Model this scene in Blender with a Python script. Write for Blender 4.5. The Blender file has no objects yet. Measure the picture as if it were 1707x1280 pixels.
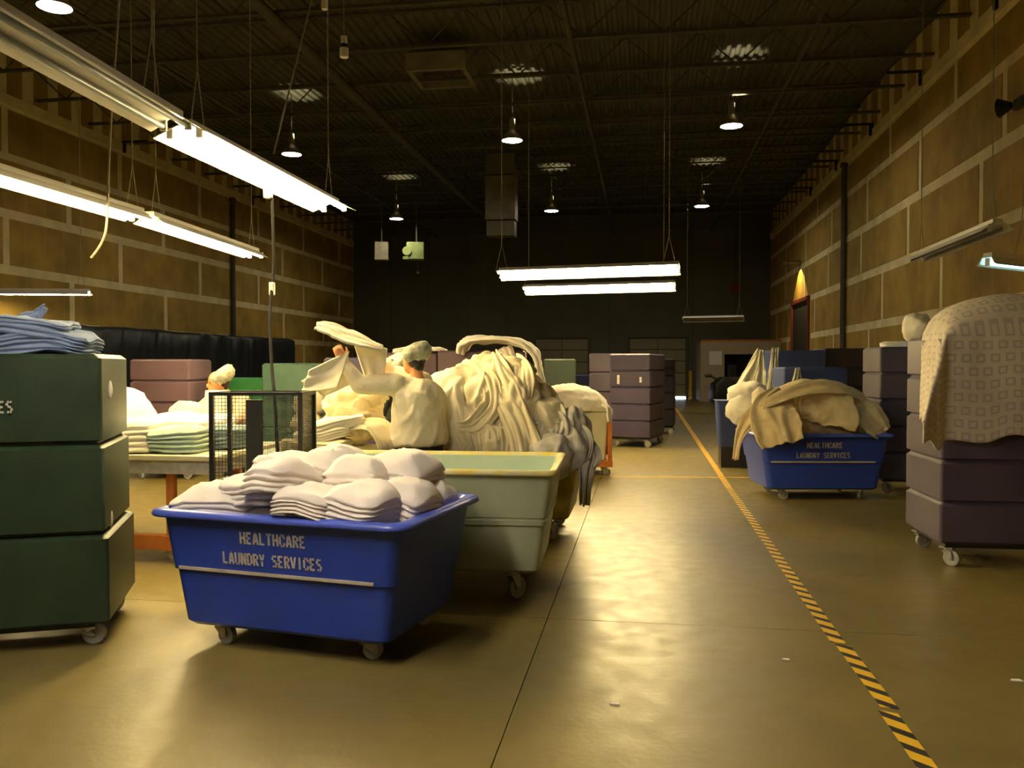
import bpy, bmesh, math, random
from mathutils import Vector, Matrix, noise, Euler
from math import sin, cos, pi, atan2, hypot, radians as R
S = bpy.context.scene
COL = S.collection
random.seed(7)

# ------------------------------------------------------------------ camera, world, exposure
cam_d = bpy.data.cameras.new('camera')
cam_d.sensor_width = 36.0
cam_d.lens = 1420 / 1707 * 36
cam_d.clip_end = 200
cam = bpy.data.objects.new('camera', cam_d)
COL.objects.link(cam)
cam.location = (0, 0, 1.5)
cam.rotation_euler = (R(90 - 1.33), 0, math.atan(219 / 1420))
S.camera = cam
W = bpy.data.worlds.new('daylight'); S.world = W
W.use_nodes = True
W.node_tree.nodes['Background'].inputs[0].default_value = (.75, .88, 1, 1)
W.node_tree.nodes['Background'].inputs[1].default_value = 14
S.view_settings.view_transform = 'Standard'
S.view_settings.look = 'None'
S.view_settings.gamma = 1
S.view_settings.use_curve_mapping = False
S.view_settings.exposure = 0.65
TUBE = (1.0, .775, .36)      # colour of the warm fluorescent tubes
TUBE_W = 115
BAY = (1.0, .86, .62)
BAY_W = 90

# ------------------------------------------------------------------ materials
def mat(name, c, rough=.6, metal=0, var=.25, scale=6, bump=0, bscale=40, c2=None, emit=None, spec=.5, coat=0):
    m = bpy.data.materials.new(name); m.use_nodes = True
    nt = m.node_tree; b = nt.nodes['Principled BSDF']
    b.inputs['Roughness'].default_value = rough
    b.inputs['Metallic'].default_value = metal
    b.inputs['Specular IOR Level'].default_value = spec
    b.inputs['Coat Weight'].default_value = coat
    if emit:
        b.inputs['Base Color'].default_value = (*c, 1)
        b.inputs['Emission Color'].default_value = (*c, 1)
        b.inputs['Emission Strength'].default_value = emit
        return m
    tc = nt.nodes.new('ShaderNodeTexCoord')
    n = nt.nodes.new('ShaderNodeTexNoise'); n.inputs['Scale'].default_value = scale
    n.inputs['Detail'].default_value = 5
    nt.links.new(tc.outputs['Object'], n.inputs['Vector'])
    mx = nt.nodes.new('ShaderNodeMix'); mx.data_type = 'RGBA'
    d = c2 or tuple(x * (1 - var) for x in c)
    mx.inputs[6].default_value = (*d, 1); mx.inputs[7].default_value = (*(min(1, x * (1 + var * .4)) for x in c), 1) if not c2 else (*c, 1)
    rp = nt.nodes.new('ShaderNodeMapRange'); rp.inputs[1].default_value = .3; rp.inputs[2].default_value = .7
    nt.links.new(n.outputs[0], rp.inputs[0]); nt.links.new(rp.outputs[0], mx.inputs[0])
    nt.links.new(mx.outputs[2], b.inputs['Base Color'])
    if bump:
        n2 = nt.nodes.new('ShaderNodeTexNoise'); n2.inputs['Scale'].default_value = bscale; n2.inputs['Detail'].default_value = 4
        nt.links.new(tc.outputs['Object'], n2.inputs['Vector'])
        bp = nt.nodes.new('ShaderNodeBump'); bp.inputs['Strength'].default_value = bump; bp.inputs['Distance'].default_value = .02
        nt.links.new(n2.outputs[0], bp.inputs['Height']); nt.links.new(bp.outputs[0], b.inputs['Normal'])
    return m

MC = {}
def concrete():
    m = mat('concrete', (.225, .175, .052), .36, 0, .3, .55, .06, 30, c2=(.13, .103, .032), spec=.5)
    nt = m.node_tree; b = nt.nodes['Principled BSDF']
    tc = nt.nodes['Texture Coordinate']
    ge = nt.nodes.new('ShaderNodeNewGeometry')
    n = nt.nodes.new('ShaderNodeTexNoise'); n.inputs['Scale'].default_value = 7; n.inputs['Detail'].default_value = 8
    nt.links.new(ge.outputs['Position'], n.inputs['Vector'])
    for x in nt.nodes:
        if x.type == 'TEX_NOISE': nt.links.new(ge.outputs['Position'], x.inputs['Vector'])
    r = nt.nodes.new('ShaderNodeMapRange'); r.inputs[1].default_value = .25; r.inputs[2].default_value = .75
    r.inputs[3].default_value = .3; r.inputs[4].default_value = .48
    nt.links.new(n.outputs[0], r.inputs[0]); nt.links.new(r.outputs[0], b.inputs['Roughness'])
    return m

def gypsum():
    # brown paper faced board with pale vertical lines of screw mud every 0.6 m
    m = mat('brown_board', (.47, .31, .065), .85, 0, .32, 1.4)
    nt = m.node_tree; b = nt.nodes['Principled BSDF']; L = nt.links.new
    mx0 = [x for x in nt.nodes if x.type == 'MIX'][0]
    ge = nt.nodes.new('ShaderNodeNewGeometry')
    for x in nt.nodes:
        if x.type == 'TEX_NOISE': L(ge.outputs['Position'], x.inputs['Vector'])
    sp = nt.nodes.new('ShaderNodeSeparateXYZ'); L(ge.outputs['Position'], sp.inputs[0])
    def mth(op, a, bb=None):
        k = nt.nodes.new('ShaderNodeMath'); k.operation = op
        for i, v in enumerate((a, bb)):
            if v is None: continue
            if isinstance(v, (int, float)): k.inputs[i].default_value = v
            else: L(v, k.inputs[i])
        return k.outputs[0]
    f = mth('FRACT', mth('DIVIDE', sp.outputs[1], .61))
    d = mth('ABSOLUTE', mth('SUBTRACT', f, .5))
    line = mth('LESS_THAN', d, .045)
    nn = nt.nodes.new('ShaderNodeTexNoise'); nn.inputs['Scale'].default_value = 3; L(ge.outputs['Position'], nn.inputs['Vector'])
    amt = mth('MULTIPLY', mth('MULTIPLY', line, nn.outputs[0]), .45)
    mx = nt.nodes.new('ShaderNodeMix'); mx.data_type = 'RGBA'
    L(amt, mx.inputs[0]); L(mx0.outputs[2], mx.inputs[6]); mx.inputs[7].default_value = (.5, .4, .22, 1)
    L(mx.outputs[2], b.inputs['Base Color'])
    return m

def stripes():
    m = mat('striped_tape', (.8, .5, .02), .5)
    nt = m.node_tree; b = nt.nodes['Principled BSDF']; L = nt.links.new
    ge = nt.nodes.new('ShaderNodeNewGeometry'); sp = nt.nodes.new('ShaderNodeSeparateXYZ'); L(ge.outputs['Position'], sp.inputs[0])
    a = nt.nodes.new('ShaderNodeMath'); a.operation = 'ADD'; L(sp.outputs[0], a.inputs[0]); L(sp.outputs[1], a.inputs[1])
    d = nt.nodes.new('ShaderNodeMath'); d.operation = 'DIVIDE'; L(a.outputs[0], d.inputs[0]); d.inputs[1].default_value = .155
    f = nt.nodes.new('ShaderNodeMath'); f.operation = 'FRACT'; L(d.outputs[0], f.inputs[0])
    g = nt.nodes.new('ShaderNodeMath'); g.operation = 'GREATER_THAN'; L(f.outputs[0], g.inputs[0]); g.inputs[1].default_value = .42
    mx = nt.nodes.new('ShaderNodeMix'); mx.data_type = 'RGBA'; L(g.outputs[0], mx.inputs[0])
    mx.inputs[6].default_value = (.012, .01, .012, 1); mx.inputs[7].default_value = (.82, .5, .02, 1)
    L(mx.outputs[2], b.inputs['Base Color'])
    return m

def printed():
    # cream cloth printed with rows of small grey square outlines (UV in metres)
    m = mat('printed_cloth', (.80, .70, .54), .95, 0, .1, 5)
    nt = m.node_tree; b = nt.nodes['Principled BSDF']; L = nt.links.new
    mx0 = [x for x in nt.nodes if x.type == 'MIX'][0]
    tc = nt.nodes['Texture Coordinate']
    sp = nt.nodes.new('ShaderNodeSeparateXYZ'); L(tc.outputs['UV'], sp.inputs[0])
    def mth(op, a, bb=None):
        k = nt.nodes.new('ShaderNodeMath'); k.operation = op
        for i, v in enumerate((a, bb)):
            if v is None: continue
            if isinstance(v, (int, float)): k.inputs[i].default_value = v
            else: L(v, k.inputs[i])
        return k.outputs[0]
    v = mth('DIVIDE', sp.outputs[1], .095)
    row = mth('MULTIPLY', mth('MODULO', mth('FLOOR', v), 2), .5)
    u = mth('ADD', mth('DIVIDE', sp.outputs[0], .1), row)
    q = mth('MAXIMUM', mth('ABSOLUTE', mth('SUBTRACT', mth('FRACT', u), .5)), mth('ABSOLUTE', mth('SUBTRACT', mth('FRACT', v), .5)))
    ring = mth('MULTIPLY', mth('GREATER_THAN', q, .17), mth('LESS_THAN', q, .33))
    mx = nt.nodes.new('ShaderNodeMix'); mx.data_type = 'RGBA'
    L(mth('MULTIPLY', ring, .42), mx.inputs[0]); L(mx0.outputs[2], mx.inputs[6]); mx.inputs[7].default_value = (.30, .28, .32, 1)
    L(mx.outputs[2], b.inputs['Base Color'])
    return m

def plaid():
    m = mat('plaid_cloth', (.55, .42, .3), .95, 0, .5, 25)
    return m

def sheer(name, c, a, rough=.3):
    m = mat(name, c, rough, 0, .1, 4, .3, 14)
    m.node_tree.nodes['Principled BSDF'].inputs['Alpha'].default_value = a
    return m

MC['floor'] = concrete()
MC['board'] = gypsum()
MC['mud'] = mat('joint_compound', (.88, .76, .42), .9, 0, .2, 2)
MC['far'] = mat('shade_toned_concrete', (.12, .12, .075), .8, 0, .2, .7)  # the far wall's lack of light is darkened into this colour
MC['deck'] = mat('steel_deck', (.15, .145, .09), .55, .3, .25, .8)
MC['joist'] = mat('joist_paint', (.10, .095, .06), .6, .2)
MC['white_metal'] = mat('white_enamel', (.78, .75, .68), .35, 0, .06, 3)
MC['tube'] = mat('lit_tube', TUBE, emit=TUBE_W)
MC['filltube'] = mat('fill_light_tube', (1, .85, .68), emit=82)  # tubes of the added fill light, out of view
MC['cooltube'] = mat('lit_cool_tube', (.45, .95, 1), emit=5)
MC['deadtube'] = mat('unlit_tube', (.22, .24, .26), .3)
MC['bay'] = mat('lit_bulb', BAY, emit=BAY_W)
MC['refl'] = mat('spun_aluminium', (.55, .5, .42), .35, .7)
MC['wire'] = mat('hanging_wire', (.42, .38, .24), .5, .3)
MC['cord'] = mat('black_cord', (.012, .012, .012), .9, spec=.08)
MC['blue'] = mat('blue_plastic', (.018, .05, .36), .38, 0, .12, 4, .05, 60)
MC['bluerim'] = mat('blue_plastic_rim', (.06, .10, .50), .3, 0, .15, 5)
MC['blueold'] = mat('dull_blue_plastic', (.03, .05, .17), .5, 0, .2, 4)
MC['green'] = mat('dark_green_plastic', (.017, .036, .017), .4, 0, .25, 5, .08, 50)
MC['purple'] = mat('purple_plastic', (.065, .048, .11), .45, 0, .2, 4, .05, 50)
MC['purplegrey'] = mat('greyed_purple_plastic', (.075, .058, .09), .5, 0, .2, 4, .05, 50)
MC['purplebrown'] = mat('faded_purple_plastic', (.10, .058, .08), .5, 0, .2, 4)
MC['dkpurple'] = mat('black_purple_plastic', (.02, .016, .03), .5, 0, .2, 4)
MC['teal'] = mat('teal_plastic', (.07, .15, .115), .5, 0, .2, 4)
MC['dkteal'] = mat('dark_teal_plastic', (.028, .045, .035), .5, 0, .2, 4)
MC['kelly'] = mat('green_box_plastic', (.02, .20, .05), .5, 0, .2, 4)
MC['fibre'] = mat('pale_green_fibreglass', (.44, .50, .33), .5, 0, .22, 3.2, .08, 30)
MC['fibrein'] = mat('inner_fibreglass', (.50, .62, .50), .5, 0, .08, 3)
MC['yellowrim'] = mat('worn_yellow_rim', (.72, .56, .06), .5, 0, .1, 9, c2=(.62, .62, .4))
MC['olive'] = mat('olive_fibreglass', (.36, .29, .04), .5, 0, .25, 4)
MC['cream'] = mat('cream_plastic', (.55, .52, .36), .5, 0, .1, 3)
MC['orange'] = mat('orange_wood', (.48, .15, .025), .5, 0, .25, 9)
MC['white'] = mat('white_towelling', (.93, .87, .80), .97, 0, .07, 6, .25, 130)
MC['sheet'] = mat('cream_sheet', (.80, .71, .48), .95, 0, .1, 5, .1, 60)
MC['sheet2'] = mat('pale_sheet', (.82, .77, .62), .95, 0, .1, 5, .1, 60)
MC['greysheet'] = mat('grey_sheet', (.50, .48, .42), .95, 0, .25, 14, .15, 60)
MC['tansheet'] = mat('tan_mottled_sheet', (.60, .48, .27), .95, 0, .2, 9, .1, 40)
MC['bluecloth'] = mat('blue_grey_cloth', (.20, .27, .42), .95, 0, .25, 8, .2, 80)
MC['aqua'] = mat('aqua_cloth', (.36, .46, .40), .95, 0, .2, 8, .2, 80)
MC['slate'] = mat('slate_cloth', (.14, .20, .22), .95, 0, .2, 8)
MC['wheel'] = mat('grey_rubber', (.33, .33, .31), .5, 0, .2, 20)
MC['zinc'] = mat('zinc_plate', (.5, .5, .46), .35, .7)
MC['black'] = mat('black_paint', (.015, .015, .013), .45)
MC['tarp'] = mat('black_blue_tarp', (.012, .018, .022), .42, 0, .4, 3)
MC['stencil'] = mat('stencil_paint', (.52, .48, .40), .7, 0, .25, 30)
MC['stripe'] = mat('pale_strip', (.50, .45, .36), .6)
MC['striped'] = stripes()
MC['ytape'] = mat('yellow_tape', (.72, .42, .04), .6, 0, .3, 9)
MC['print'] = printed()
MC['skin'] = mat('skin', (.62, .27, .11), .6, 0, .12, 9)
MC['shirt'] = mat('white_shirt', (.86, .78, .60), .95, 0, .08, 6, .9, 9)
MC['navy'] = mat('navy_trousers', (.02, .032, .055), .9)
MC['darkshirt'] = mat('black_shirt', (.012, .016, .014), .9)
MC['plaid'] = plaid()
MC['net'] = mat('hair_net', (.50, .50, .38), .8, 0, .4, 16, .6, 60)
MC['hair'] = mat('dark_hair', (.02, .013, .01), .6)
MC['board2'] = mat('office_wall_paint', (.42, .36, .25), .8, 0, .1, 1)
MC['door'] = mat('dock_door_paint', (.27, .25, .15), .6, 0, .12, .8)
MC['dark'] = mat('dark_opening', (.01, .01, .008), .9)
MC['red'] = mat('red_frame', (.20, .03, .015), .6)
MC['heater'] = mat('green_grey_enamel', (.26, .33, .12), .5, 0, .3, 3)
MC['duct'] = mat('beige_duct', (.22, .20, .13), .6, 0, .3, 4)
MC['film'] = sheer('clear_film', (.75, .72, .55), .7, .25)
MC['ground'] = mat('sunlit_concrete', (.8, .75, .68), .9)

# ------------------------------------------------------------------ mesh helpers
def box(bm, c, s, rz=0, mi=0):
    m = Matrix.Translation(c) @ Matrix.Rotation(rz, 4, 'Z') @ Matrix.Diagonal((*s, 1))
    r = bmesh.ops.create_cube(bm, size=1, matrix=m)
    if mi:
        for f in {f for v in r['verts'] for f in v.link_faces}: f.material_index = mi
    return r['verts']

def tube(bm, a, b, r, r2=None, n=10, caps=True):
    a, b = Vector(a), Vector(b); d = b - a
    if d.length < 1e-6: return
    m = Matrix.Translation((a + b) / 2) @ d.to_track_quat('Z', 'Y').to_matrix().to_4x4()
    return bmesh.ops.create_cone(bm, cap_ends=caps, segments=n, radius1=r, radius2=r if r2 is None else r2, depth=d.length, matrix=m)['verts']

def ball(bm, c, r, rot=None, n=16):
    if isinstance(r, (int, float)): r = (r, r, r)
    m = Matrix.Translation(c)
    if rot is not None: m = m @ rot
    return bmesh.ops.create_uvsphere(bm, u_segments=n, v_segments=max(8, n * 2 // 3), radius=1, matrix=m @ Matrix.Diagonal((*r, 1)))['verts']

def capsule(bm, a, b, r, r2=None, n=14):
    r2 = r if r2 is None else r2
    tube(bm, a, b, r, r2, n); ball(bm, a, r, n=n); ball(bm, b, r2, n=n)

def loft(bm, rings, cap0=True, cap1=True, mi=0, closed=True):
    vs = [[bm.verts.new(p) for p in r] for r in rings]
    n = len(rings[0])
    for i in range(len(rings) - 1):
        for j in range(n if closed else n - 1):
            k = (j + 1) % n
            f = bm.faces.new((vs[i][j], vs[i][k], vs[i + 1][k], vs[i + 1][j])); f.material_index = mi
    if cap0: bm.faces.new(vs[0][::-1]).material_index = mi
    if cap1: bm.faces.new(vs[-1]).material_index = mi
    return vs

def rr(w, d, r, z, cx=0, cy=0, n=5):
    pts = []
    for (sx, sy, a0) in ((1, 1, 0), (-1, 1, pi / 2), (-1, -1, pi), (1, -1, 3 * pi / 2)):
        for k in range(n + 1):
            a = a0 + pi / 2 * k / n
            pts.append(Vector((cx + sx * (w / 2 - r) + r * cos(a), cy + sy * (d / 2 - r) + r * sin(a), z)))
    return pts

def O(name, bm, m, parent=None, smooth=False, bevel=0, angle=None, loc=None):
    bmesh.ops.recalc_face_normals(bm, faces=bm.faces)
    me = bpy.data.meshes.new(name); bm.to_mesh(me); bm.free()
    ms = m if isinstance(m, (list, tuple)) else [m]
    for x in ms: me.materials.append(MC[x] if isinstance(x, str) else x)
    o = bpy.data.objects.new(name, me); COL.objects.link(o)
    if smooth:
        for p in me.polygons: p.use_smooth = True
        if angle:
            try: me.set_sharp_from_angle(angle=R(angle))
            except Exception: pass
    if bevel:
        b = o.modifiers.new('bevel', 'BEVEL'); b.width = bevel; b.segments = 2; b.limit_method = 'ANGLE'
    if parent is not None: o.parent = parent
    if loc is not None: o.location = loc
    return o

def tag(o, label, cat, group=None, kind=None):
    o['label'] = label; o['category'] = cat
    if group: o['group'] = group
    if kind: o['kind'] = kind
    return o

def thing(name, label, cat, loc=(0, 0, 0), rz=0, group=None):
    o = bpy.data.objects.new(name, None); COL.objects.link(o)
    o.location = loc; o.rotation_euler = (0, 0, rz); o.empty_display_size = .1
    return tag(o, label, cat, group)

def struct(o):
    o['kind'] = 'structure'; return o

def dup(o, parent=None):
    c = o.copy(); COL.objects.link(c); c.parent = parent
    for ch in list(o.children): dup(ch, c)
    return c

def B(): return bmesh.new()

# ------------------------------------------------------------------ the building shell
XL, XR, YN, YF, ZC = -13.3, 5.4, -5.0, 38.0, 8.05
bm = B(); box(bm, ((XL + XR) / 2, (YN + YF) / 2, -.11), (XR - XL + .6, YF - YN + .6, .18))
floor = struct(O('floor', bm, 'floor'))
xs = [XL, -6.9, -.555, XR]
ys = [YN, -1.55, 4.97, 11.5, 18.0, 24.5, 31.0, YF]
for i in range(3):
    for j in range(7):
        g = .005
        bm = B(); box(bm, ((xs[i] + xs[i + 1]) / 2, (ys[j] + ys[j + 1]) / 2, -.0105), (xs[i + 1] - xs[i] - g, ys[j + 1] - ys[j] - g, .021))
        O('slab', bm, 'floor', floor)

def side_wall(name, X, sgn, rows, x_of):
    bm = B(); box(bm, (X + sgn * .15, (YN + YF) / 2, ZC / 2), (.3, YF - YN, ZC + .1))
    w = struct(O(name, bm, 'mud'))
    cache = {}
    for (z0, z1, y0, pitch, gap, zg) in rows:
        y = y0 - pitch * math.ceil((y0 - YN) / pitch)
        while y < YF:
            a, b = max(y + gap / 2, YN + .02), min(y + pitch - gap / 2, YF - .06)
            y += pitch
            if b - a < .15: continue
            segs = [(a, b, z0 + zg / 2, z1 - zg / 2)]
            if x_of:                                   # cut the doorway out of the boards
                da, db, dz = x_of
                if z0 < dz and a < db and b > da:
                    segs = []
                    if a < da - .15: segs.append((a, da - .15, z0 + zg / 2, z1 - zg / 2))
                    if b > db + .15: segs.append((db + .15, b, z0 + zg / 2, z1 - zg / 2))
                    if z1 > dz + .25: segs.append((max(a, da - .1), min(b, db + .1), dz + .12, z1 - zg / 2))
            for (p, q, r, s) in segs:
                key = (round(q - p, 2), round(s - r, 2))
                if key not in cache:
                    bm = B(); box(bm, (0, 0, 0), (.012, key[0], key[1]))
                    o = O('panel', bm, 'board', w); cache[key] = o
                else:
                    o = cache[key].copy(); COL.objects.link(o)
                o.location = (X - sgn * .006, (p + q) / 2, (r + s) / 2)
    return w

G = .20
rowsR = [(0.0, 1.22, 21.0, 3.9, G, G), (1.22, 2.44, 21.75, 3.9, G, G), (2.44, 3.68, 20.6, 3.9, G, G), (3.68, 4.86, 22.56, 3.85, G, G),
         (4.86, 6.04, 21.98, 4.0, G, G), (6.04, 6.86, 20.06, 4.0, G, .16), (7.12, ZC, 20.0, .95, .42, .02)]
rowsL = [(0.0, 1.22, 18.2, 3.98, G, G), (1.22, 2.36, 16.2, 3.98, G, G), (2.36, 3.5, 18.28, 3.98, G, G), (3.5, 4.68, 16.2, 3.98, G, G),
         (4.68, 5.9, 18.2, 3.98, G, G), (5.9, 6.95, 16.2, 3.98, G, .13), (7.2, ZC, 16.1, .8, .36, .02)]
wall_right = side_wall('wall_right', XR, 1, rowsR, (29.3, 32.3, 3.62))
wall_left = side_wall('wall_left', XL, -1, rowsL, None)
for wl, X, s, z in ((wall_right, XR, 1, 6.99), (wall_left, XL, -1, 7.07)):
    bm = B(); box(bm, (X - s * .02, (YN + YF) / 2, z), (.05, YF - YN, .22)); O('ledger_band', bm, 'mud', wl)
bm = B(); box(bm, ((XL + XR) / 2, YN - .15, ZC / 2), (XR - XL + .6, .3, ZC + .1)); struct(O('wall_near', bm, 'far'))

# far wall with its two dock door openings
doors = [(-4.80, -2.42), (-.62, 1.84)]
DH = 2.66
bm = B()
prev = XL - .3
for a, b in doors:
    box(bm, ((prev + a) / 2, YF + .15, ZC / 2), (a - prev, .3, ZC + .1)); prev = b
    box(bm, ((a + b) / 2, YF + .15, (DH + ZC) / 2), (b - a, .3, ZC - DH + .1))
box(bm, ((prev + XR + .3) / 2, YF + .15, ZC / 2), (XR + .3 - prev, .3, ZC + .1))
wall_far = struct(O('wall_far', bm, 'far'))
for x in (-11.5, -9.7, -7.9, -6.1, -1.5, 2.1, 3.9):
    bm = B(); box(bm, (x, YF - .01, 3.9), (.05, .03, 7.6)); O('seam_strip', bm, 'joist', wall_far)
for k, (a, b) in enumerate(doors):
    d = struct(thing('door_%d' % (k + 1), '', '', (0, 0, 0)))
    for p in ('label', 'category'): del d[p]
    h = (DH - .09) / 5 if k else DH / 5
    z = .09 if k else 0
    for r in range(5):
        for c in range(2):
            w = (b - a) / 2
            bm = B(); box(bm, (a + w * (c + .5), YF + .04, z + h * (r + .5)), (w - .03, .05, h - .03))
            O('panel', bm, 'door', d, bevel=.008)
    bm = B()
    box(bm, ((a + b) / 2, YF + .07, z + (DH - z) / 2), (b - a, .03, DH - z))
    O('backing', bm, 'joist', d)
    bm = B()
    for x in (a - .04, b + .04): box(bm, (x, YF - .04, DH / 2), (.08, .08, DH))
    box(bm, ((a + b) / 2, YF - .04, DH + .04), (b - a + .16, .08, .08))
    O('track', bm, 'joist', d)
bm = B(); box(bm, (-.5, YF + 5.5, -.12), (12, 10.2, .2)); struct(O('ground', bm, 'ground'))

# roof deck: ribbed sheet carried by open web joists
bm = B()
x = XL - .1; prof = []
while x < XR + .1:
    prof += [(x, ZC), (x + .07, ZC), (x + .10, ZC + .05), (x + .17, ZC + .05)]; x += .2
loft(bm, [[(a, YN, z) for a, z in prof], [(a, YF, z) for a, z in prof]], False, False, closed=False)
ceiling = struct(O('ceiling', bm, 'deck'))
bm = B(); box(bm, ((XL + XR) / 2, (YN + YF) / 2, ZC + .25), (XR - XL + .6, YF - YN + .6, .2)); O('roof_slab', bm, 'dark', ceiling)
bm = B()
xa, xb = XL + .05, XR - .05
box(bm, ((xa + xb) / 2, 0, 7.95), (xb - xa, .12, .05)); box(bm, ((xa + xb) / 2, 0, 7.3), (xb - xa, .10, .05))
n = 26; dx = (xb - xa) / n
for i in range(n):
    za, zb = (7.3, 7.95) if i % 2 else (7.95, 7.3)
    tube(bm, (xa + i * dx, 0, za), (xa + (i + 1) * dx, 0, zb), .016, n=5)
j0 = O('joist', bm, 'joist', ceiling); j0.location = (0, -3, 0)
y = -1.2
while y < YF - .3:
    o = j0.copy(); COL.objects.link(o); o.location = (0, y, 0); y += 1.83
for x, z, r in ((-6.0, 7.15, .10), (-9.3, 7.3, .05), (-1.3, 7.25, .05), (2.9, 7.3, .04)):
    bm = B(); tube(bm, (x, YN, z), (x, YF, z), r, n=10)
    struct(O('ceiling_pipe', bm, 'joist', ceiling, True))
for wl, X, s in ((wall_right, XR, -1), (wall_left, XL, 1)):
    for y in ((10.6, 14.2, 17.8, 21.5, 25.2, 28.9) if s < 0 else (20.3, 27.6)):
        bm = B(); box(bm, (X + s * .35, y, 7.22), (.7, .05, .05)); tube(bm, (X + s * .06, y, 7.2), (X + s * .06, y, 6.95), .05)
        O('bracket', bm, 'black', wl)
# conduits running up both side walls
for wl, X, y, z in ((wall_right, XR - .09, 24.1, 6.9), (wall_left, XL + .09, 26.1, 6.9)):
    bm = B(); tube(bm, (X, y, 0), (X, y, z), .075, n=12); box(bm, (X, y, z - .05), (.16, .2, .1)); O('conduit', bm, 'joist', wl, True, angle=40)
# raised doorway in the right wall
d = struct(thing('door_3', '', '')); del d['label']; del d['category']
bm = B(); box(bm, (XR - .005, 30.8, 1.8), (.03, 3.0, 3.62)); O('opening_shade', bm, 'dark', d)  # near-black sheet stands for the shade inside the opening
bm = B(); box(bm, (XR - .03, 29.22, 1.83), (.1, .14, 3.66)); box(bm, (XR - .03, 32.38, 1.83), (.1, .16, 3.66)); box(bm, (XR - .03, 30.8, 3.7), (.1, 3.3, .12))
O('red_frame', bm, 'red', d)
# low white office front in the far right corner
bm = B()
box(bm, (2.75, 35.0, 1.2), (.896, .12, 2.4)); box(bm, (4.94, 35.0, 2.15), (.87, .12, .5)); box(bm, (3.85, 35, 2.15), (1.3, .12, .5))
box(bm, (5.2, 35.0, .95), (.35, .12, 1.9)); box(bm, (2.33, 36.5, 1.2), (.12, 3.0, 2.4))
ow = struct(O('wall_office', bm, 'board2'))
bm = B(); box(bm, (3.84, 36.5, 2.44), (3.1, 3.1, .08)); O('roof_edge', bm, 'orange', ow)
bm = B(); box(bm, (2.85, 34.93, 1.75), (.5, .01, .55)); O('notice_board', bm, 'white_metal', ow)

# ------------------------------------------------------------------ floor tape
def flat(name, label, cat, pts, m, h=.002, parent=None, group=None):
    bm = B()
    lo = [bm.verts.new((x, y, .0005)) for x, y in pts]; hi = [bm.verts.new((x, y, h)) for x, y in pts]
    bm.faces.new(hi); bm.faces.new(lo[::-1])
    for i in range(len(pts)):
        k = (i + 1) % len(pts); bm.faces.new((lo[i], lo[k], hi[k], hi[i]))
    return tag(O(name, bm, m), label, cat, group)
flat('floor_tape', 'black and yellow striped floor tape nearest the camera, torn at its top end', 'tape', [(1.015, 1.0), (1.09, 1.0), (1.085, 3.83), (1.01, 3.86)], 'striped')
flat('floor_tape', 'short middle piece of black and yellow striped floor tape', 'tape', [(1.03, 3.90), (1.105, 3.88), (1.095, 4.72), (1.02, 4.75)], 'striped')
flat('floor_tape', 'long black and yellow striped tape running down the aisle beyond the torn white end', 'tape', [(1.005, 4.78), (1.08, 4.76), (1.07, 10.6), (.995, 10.6)], 'striped')
flat('floor_tape', 'plain yellow floor line running to the dock door', 'tape', [(.995, 10.62), (1.07, 10.62), (1.14, 29.5), (1.04, 29.5)], 'ytape')
flat('floor_tape', 'plain yellow floor line crossing the aisle in front of the blue truck', 'tape', [(-.62, 11.36), (1.45, 11.56), (1.45, 11.62), (-.62, 11.42)], 'ytape')
for i, (x, y, s, l) in enumerate(((1.75, 4.32, .03, 'pale paper scrap on the floor right of the striped tape'), (-.12, 3.75, .022, 'tiny white scrap on the bare floor left of the striped tape'),
                                  (.72, 4.45, .02, 'small scrap beside the striped tape by the cross joint'))):
    flat('paper_scrap', l, 'scrap', [(x - s, y - s * .4), (x + s, y - s * .5), (x + s * .7, y + s * .5), (x - s * .6, y + s * .4)], 'white', .006)

# ------------------------------------------------------------------ casters, carts and trucks
def caster(parent, x, y, zt, r=.055, rz=0, wm='wheel'):
    bm = B()
    box(bm, (0, 0, zt - .006), (.10, .08, .012))
    tube(bm, (0, 0, zt - .012), (0, 0, zt - .03), .028)
    for s in (-1, 1):
        loft(bm, [[Vector((-.035, s * .026 + t, zt - .03)), Vector((.035, s * .026 + t, zt - .03)), Vector((.045, s * .026 + t, r - .012)), Vector((.015, s * .026 + t, r - .012))] for t in (-.003, .003)])
    box(bm, (0, 0, zt - .032), (.07, .058, .008))
    tube(bm, (.03, -.034, r), (.03, .034, r), .008)
    f = O('caster_fork', bm, 'zinc', parent); f.location = (x, y, 0); f.rotation_euler = (0, 0, rz)
    bm = B()
    prof = [(.018, r * .55), (.019, r * .85), (.016, r), (-.016, r), (-.019, r * .85), (-.018, r * .55)]
    rings = [[Vector((.03 + q * cos(a), w, r + q * sin(a))) for a in [2 * pi * k / 20 for k in range(20)]] for w, q in [(.012, r * .2)] + prof + [(-.012, r * .2)]]
    loft(bm, rings)
    O('wheel', bm, wm, f, True, angle=35)

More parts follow.
